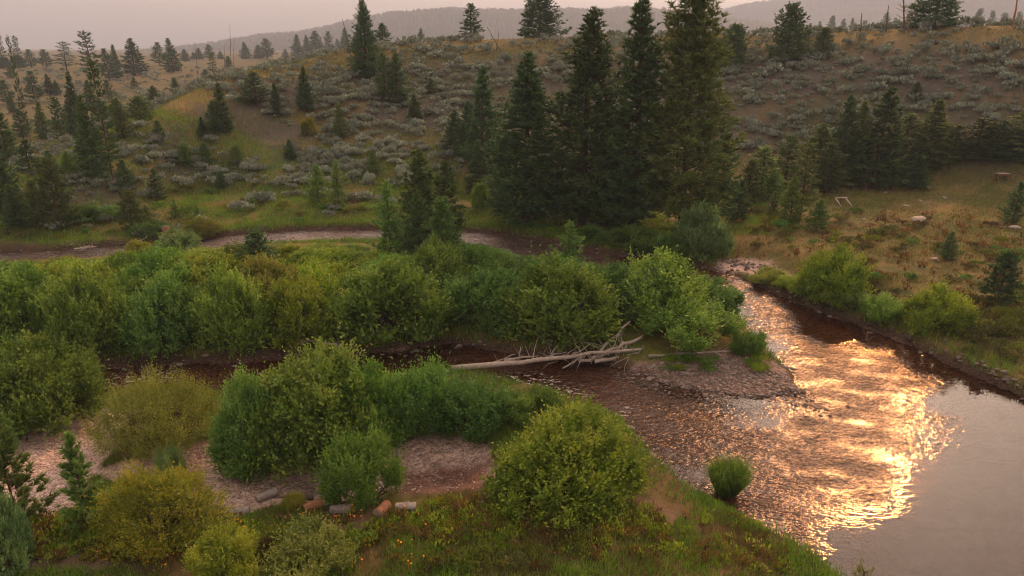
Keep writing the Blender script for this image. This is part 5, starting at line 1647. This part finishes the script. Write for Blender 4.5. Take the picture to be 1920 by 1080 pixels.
dead_tree(432, 131, 431, 43, .14, 'tallest bare dead pole on the left skyline', nb=5, blen=1.2)
dead_tree(437, 130, 439, 70, .08, 'thin dead pole just right of the tallest bare one', nb=2)
dead_tree(421, 132, 421, 84, .09, 'short dead pole just left of the tallest bare one', nb=2)
dead_tree(660, 112, 642, 36, .11, 'leaning dead pole left of the ragged spruce', nb=3)
dead_tree(666, 112, 668, 52, .09, 'upright dead pole touching the ragged spruce', nb=2)
dead_tree(366, 112, 365, 82, .10, 'far dead pole left of the slim black conifer', dist=240)
dead_tree(940, 96, 913, 50, .09, 'forked dead trunk on the crest, left prong', nb=2, blen=1.2)
dead_tree(930, 96, 936, 55, .08, 'forked dead trunk on the crest, right prong', nb=2, blen=.8)
dead_tree(1661, 60, 1666, 10, .13, 'leaning bare pole on the right skyline', name='dead_tree')
dead_tree(1613, 62, 1616, 24, .13, 'short bare pole on the right skyline', name='dead_tree')
dead_tree(1696, 63, 1694, -25, .14, 'dead branched tree on the right crest before the spreading pine', nb=16, blen=2.4)
dead_tree(1702, 63, 1712, 22, .08, 'thin side stem leaning right of the dead branched tree', nb=5, blen=1.0)
dead_tree(1898, 54, 1910, -15, .17, 'orange brown leaning pole at the right skyline', mat='rusty_pole', name='weathered_pole', cat='pole')
dead_tree(1917, 56, 1917, 26, .08, 'thin pale stake at the right end of the skyline', mat='dead', name='wooden_stake', cat='stake')
dead_tree(1336, 90, 1337, -30, .14, 'dead tree with drooping bare twigs right of the tallest pine', nb=34, blen=3.0, droop=.7)
dead_tree(360, 165, 360, 140, .05, 'tiny stake on the edge of the spur', name='wooden_stake', cat='stake')
dead_tree(1624, 356, 1624, 318, .13, 'pale bare trunk foot under the broad conifer in the right stand', mat='log_red', name='tree_snag', cat='dead tree')

# stump at the undercut bank, wooden table and frame in the right meadow
p = hit(312, 442)
root = obj('tree_stump', None, label='short tree stump with dark top on the bank of the back channel', cat='stump', loc=(p[0], p[1], p[2] - .1))
wood('trunk', np.array([[0, 0, 0], [0, 0, .45], [.02, 0, .85]]), [.42, .33, .32], 'log_red', root, 10)
wood('cut_top', np.array([[.02, 0, .853], [.02, 0, .90]]), [.36, .33], 'dead_dark', root, 10)


def board(name, size, loc, rot, mat, parent):
    sx, sy, sz = (q / 2 for q in size)
    V = np.array([(x, y, z) for z in (-sz, sz) for x, y in ((-sx, -sy), (sx, -sy), (sx, sy), (-sx, sy))])
    q = np.array([(3, 2, 1, 0), (4, 5, 6, 7), (0, 1, 5, 4), (1, 2, 6, 5), (2, 3, 7, 6), (3, 0, 4, 7)])
    o = obj(name, make_mesh(name, V, q, mat=M[mat]), parent); o.location = loc; o.rotation_euler = rot
    return o


p = hit(1877, 338)
root = obj('wooden_table', None, label='small reddish wooden table with pale top at the right meadow edge', cat='table', loc=p)
board('top', (1.3, .7, .07), (0, 0, .72), (0, 0, .1), 'dead', root)
board('apron', (1.2, .5, .22), (0, 0, .57), (0, 0, .1), 'log_red', root)
for sx in (-.52, .52):
    for sy in (-.2, .2):
        board('leg', (.1, .1, .56), (sx, sy, .18), (0, 0, .1), 'log_red', root)
p = hit(1581, 386)
root = obj('broken_pallet', None, label='pale wooden frame of boards lying tilted at the left of the right meadow', cat='pallet', loc=p)
board('board', (.13, 1.3, .06), (-.55, 0, .35), (.5, 0, .15), 'dead', root)
board('board', (.13, 1.3, .06), (.5, 0, .35), (.5, 0, .2), 'dead', root)
board('board', (1.1, .14, .06), (0, .52, .70), (.5, 0, .05), 'dead', root)
board('prop', (.09, .09, .7), (0, .6, .28), (0, 0, 0), 'dead_dark', root)
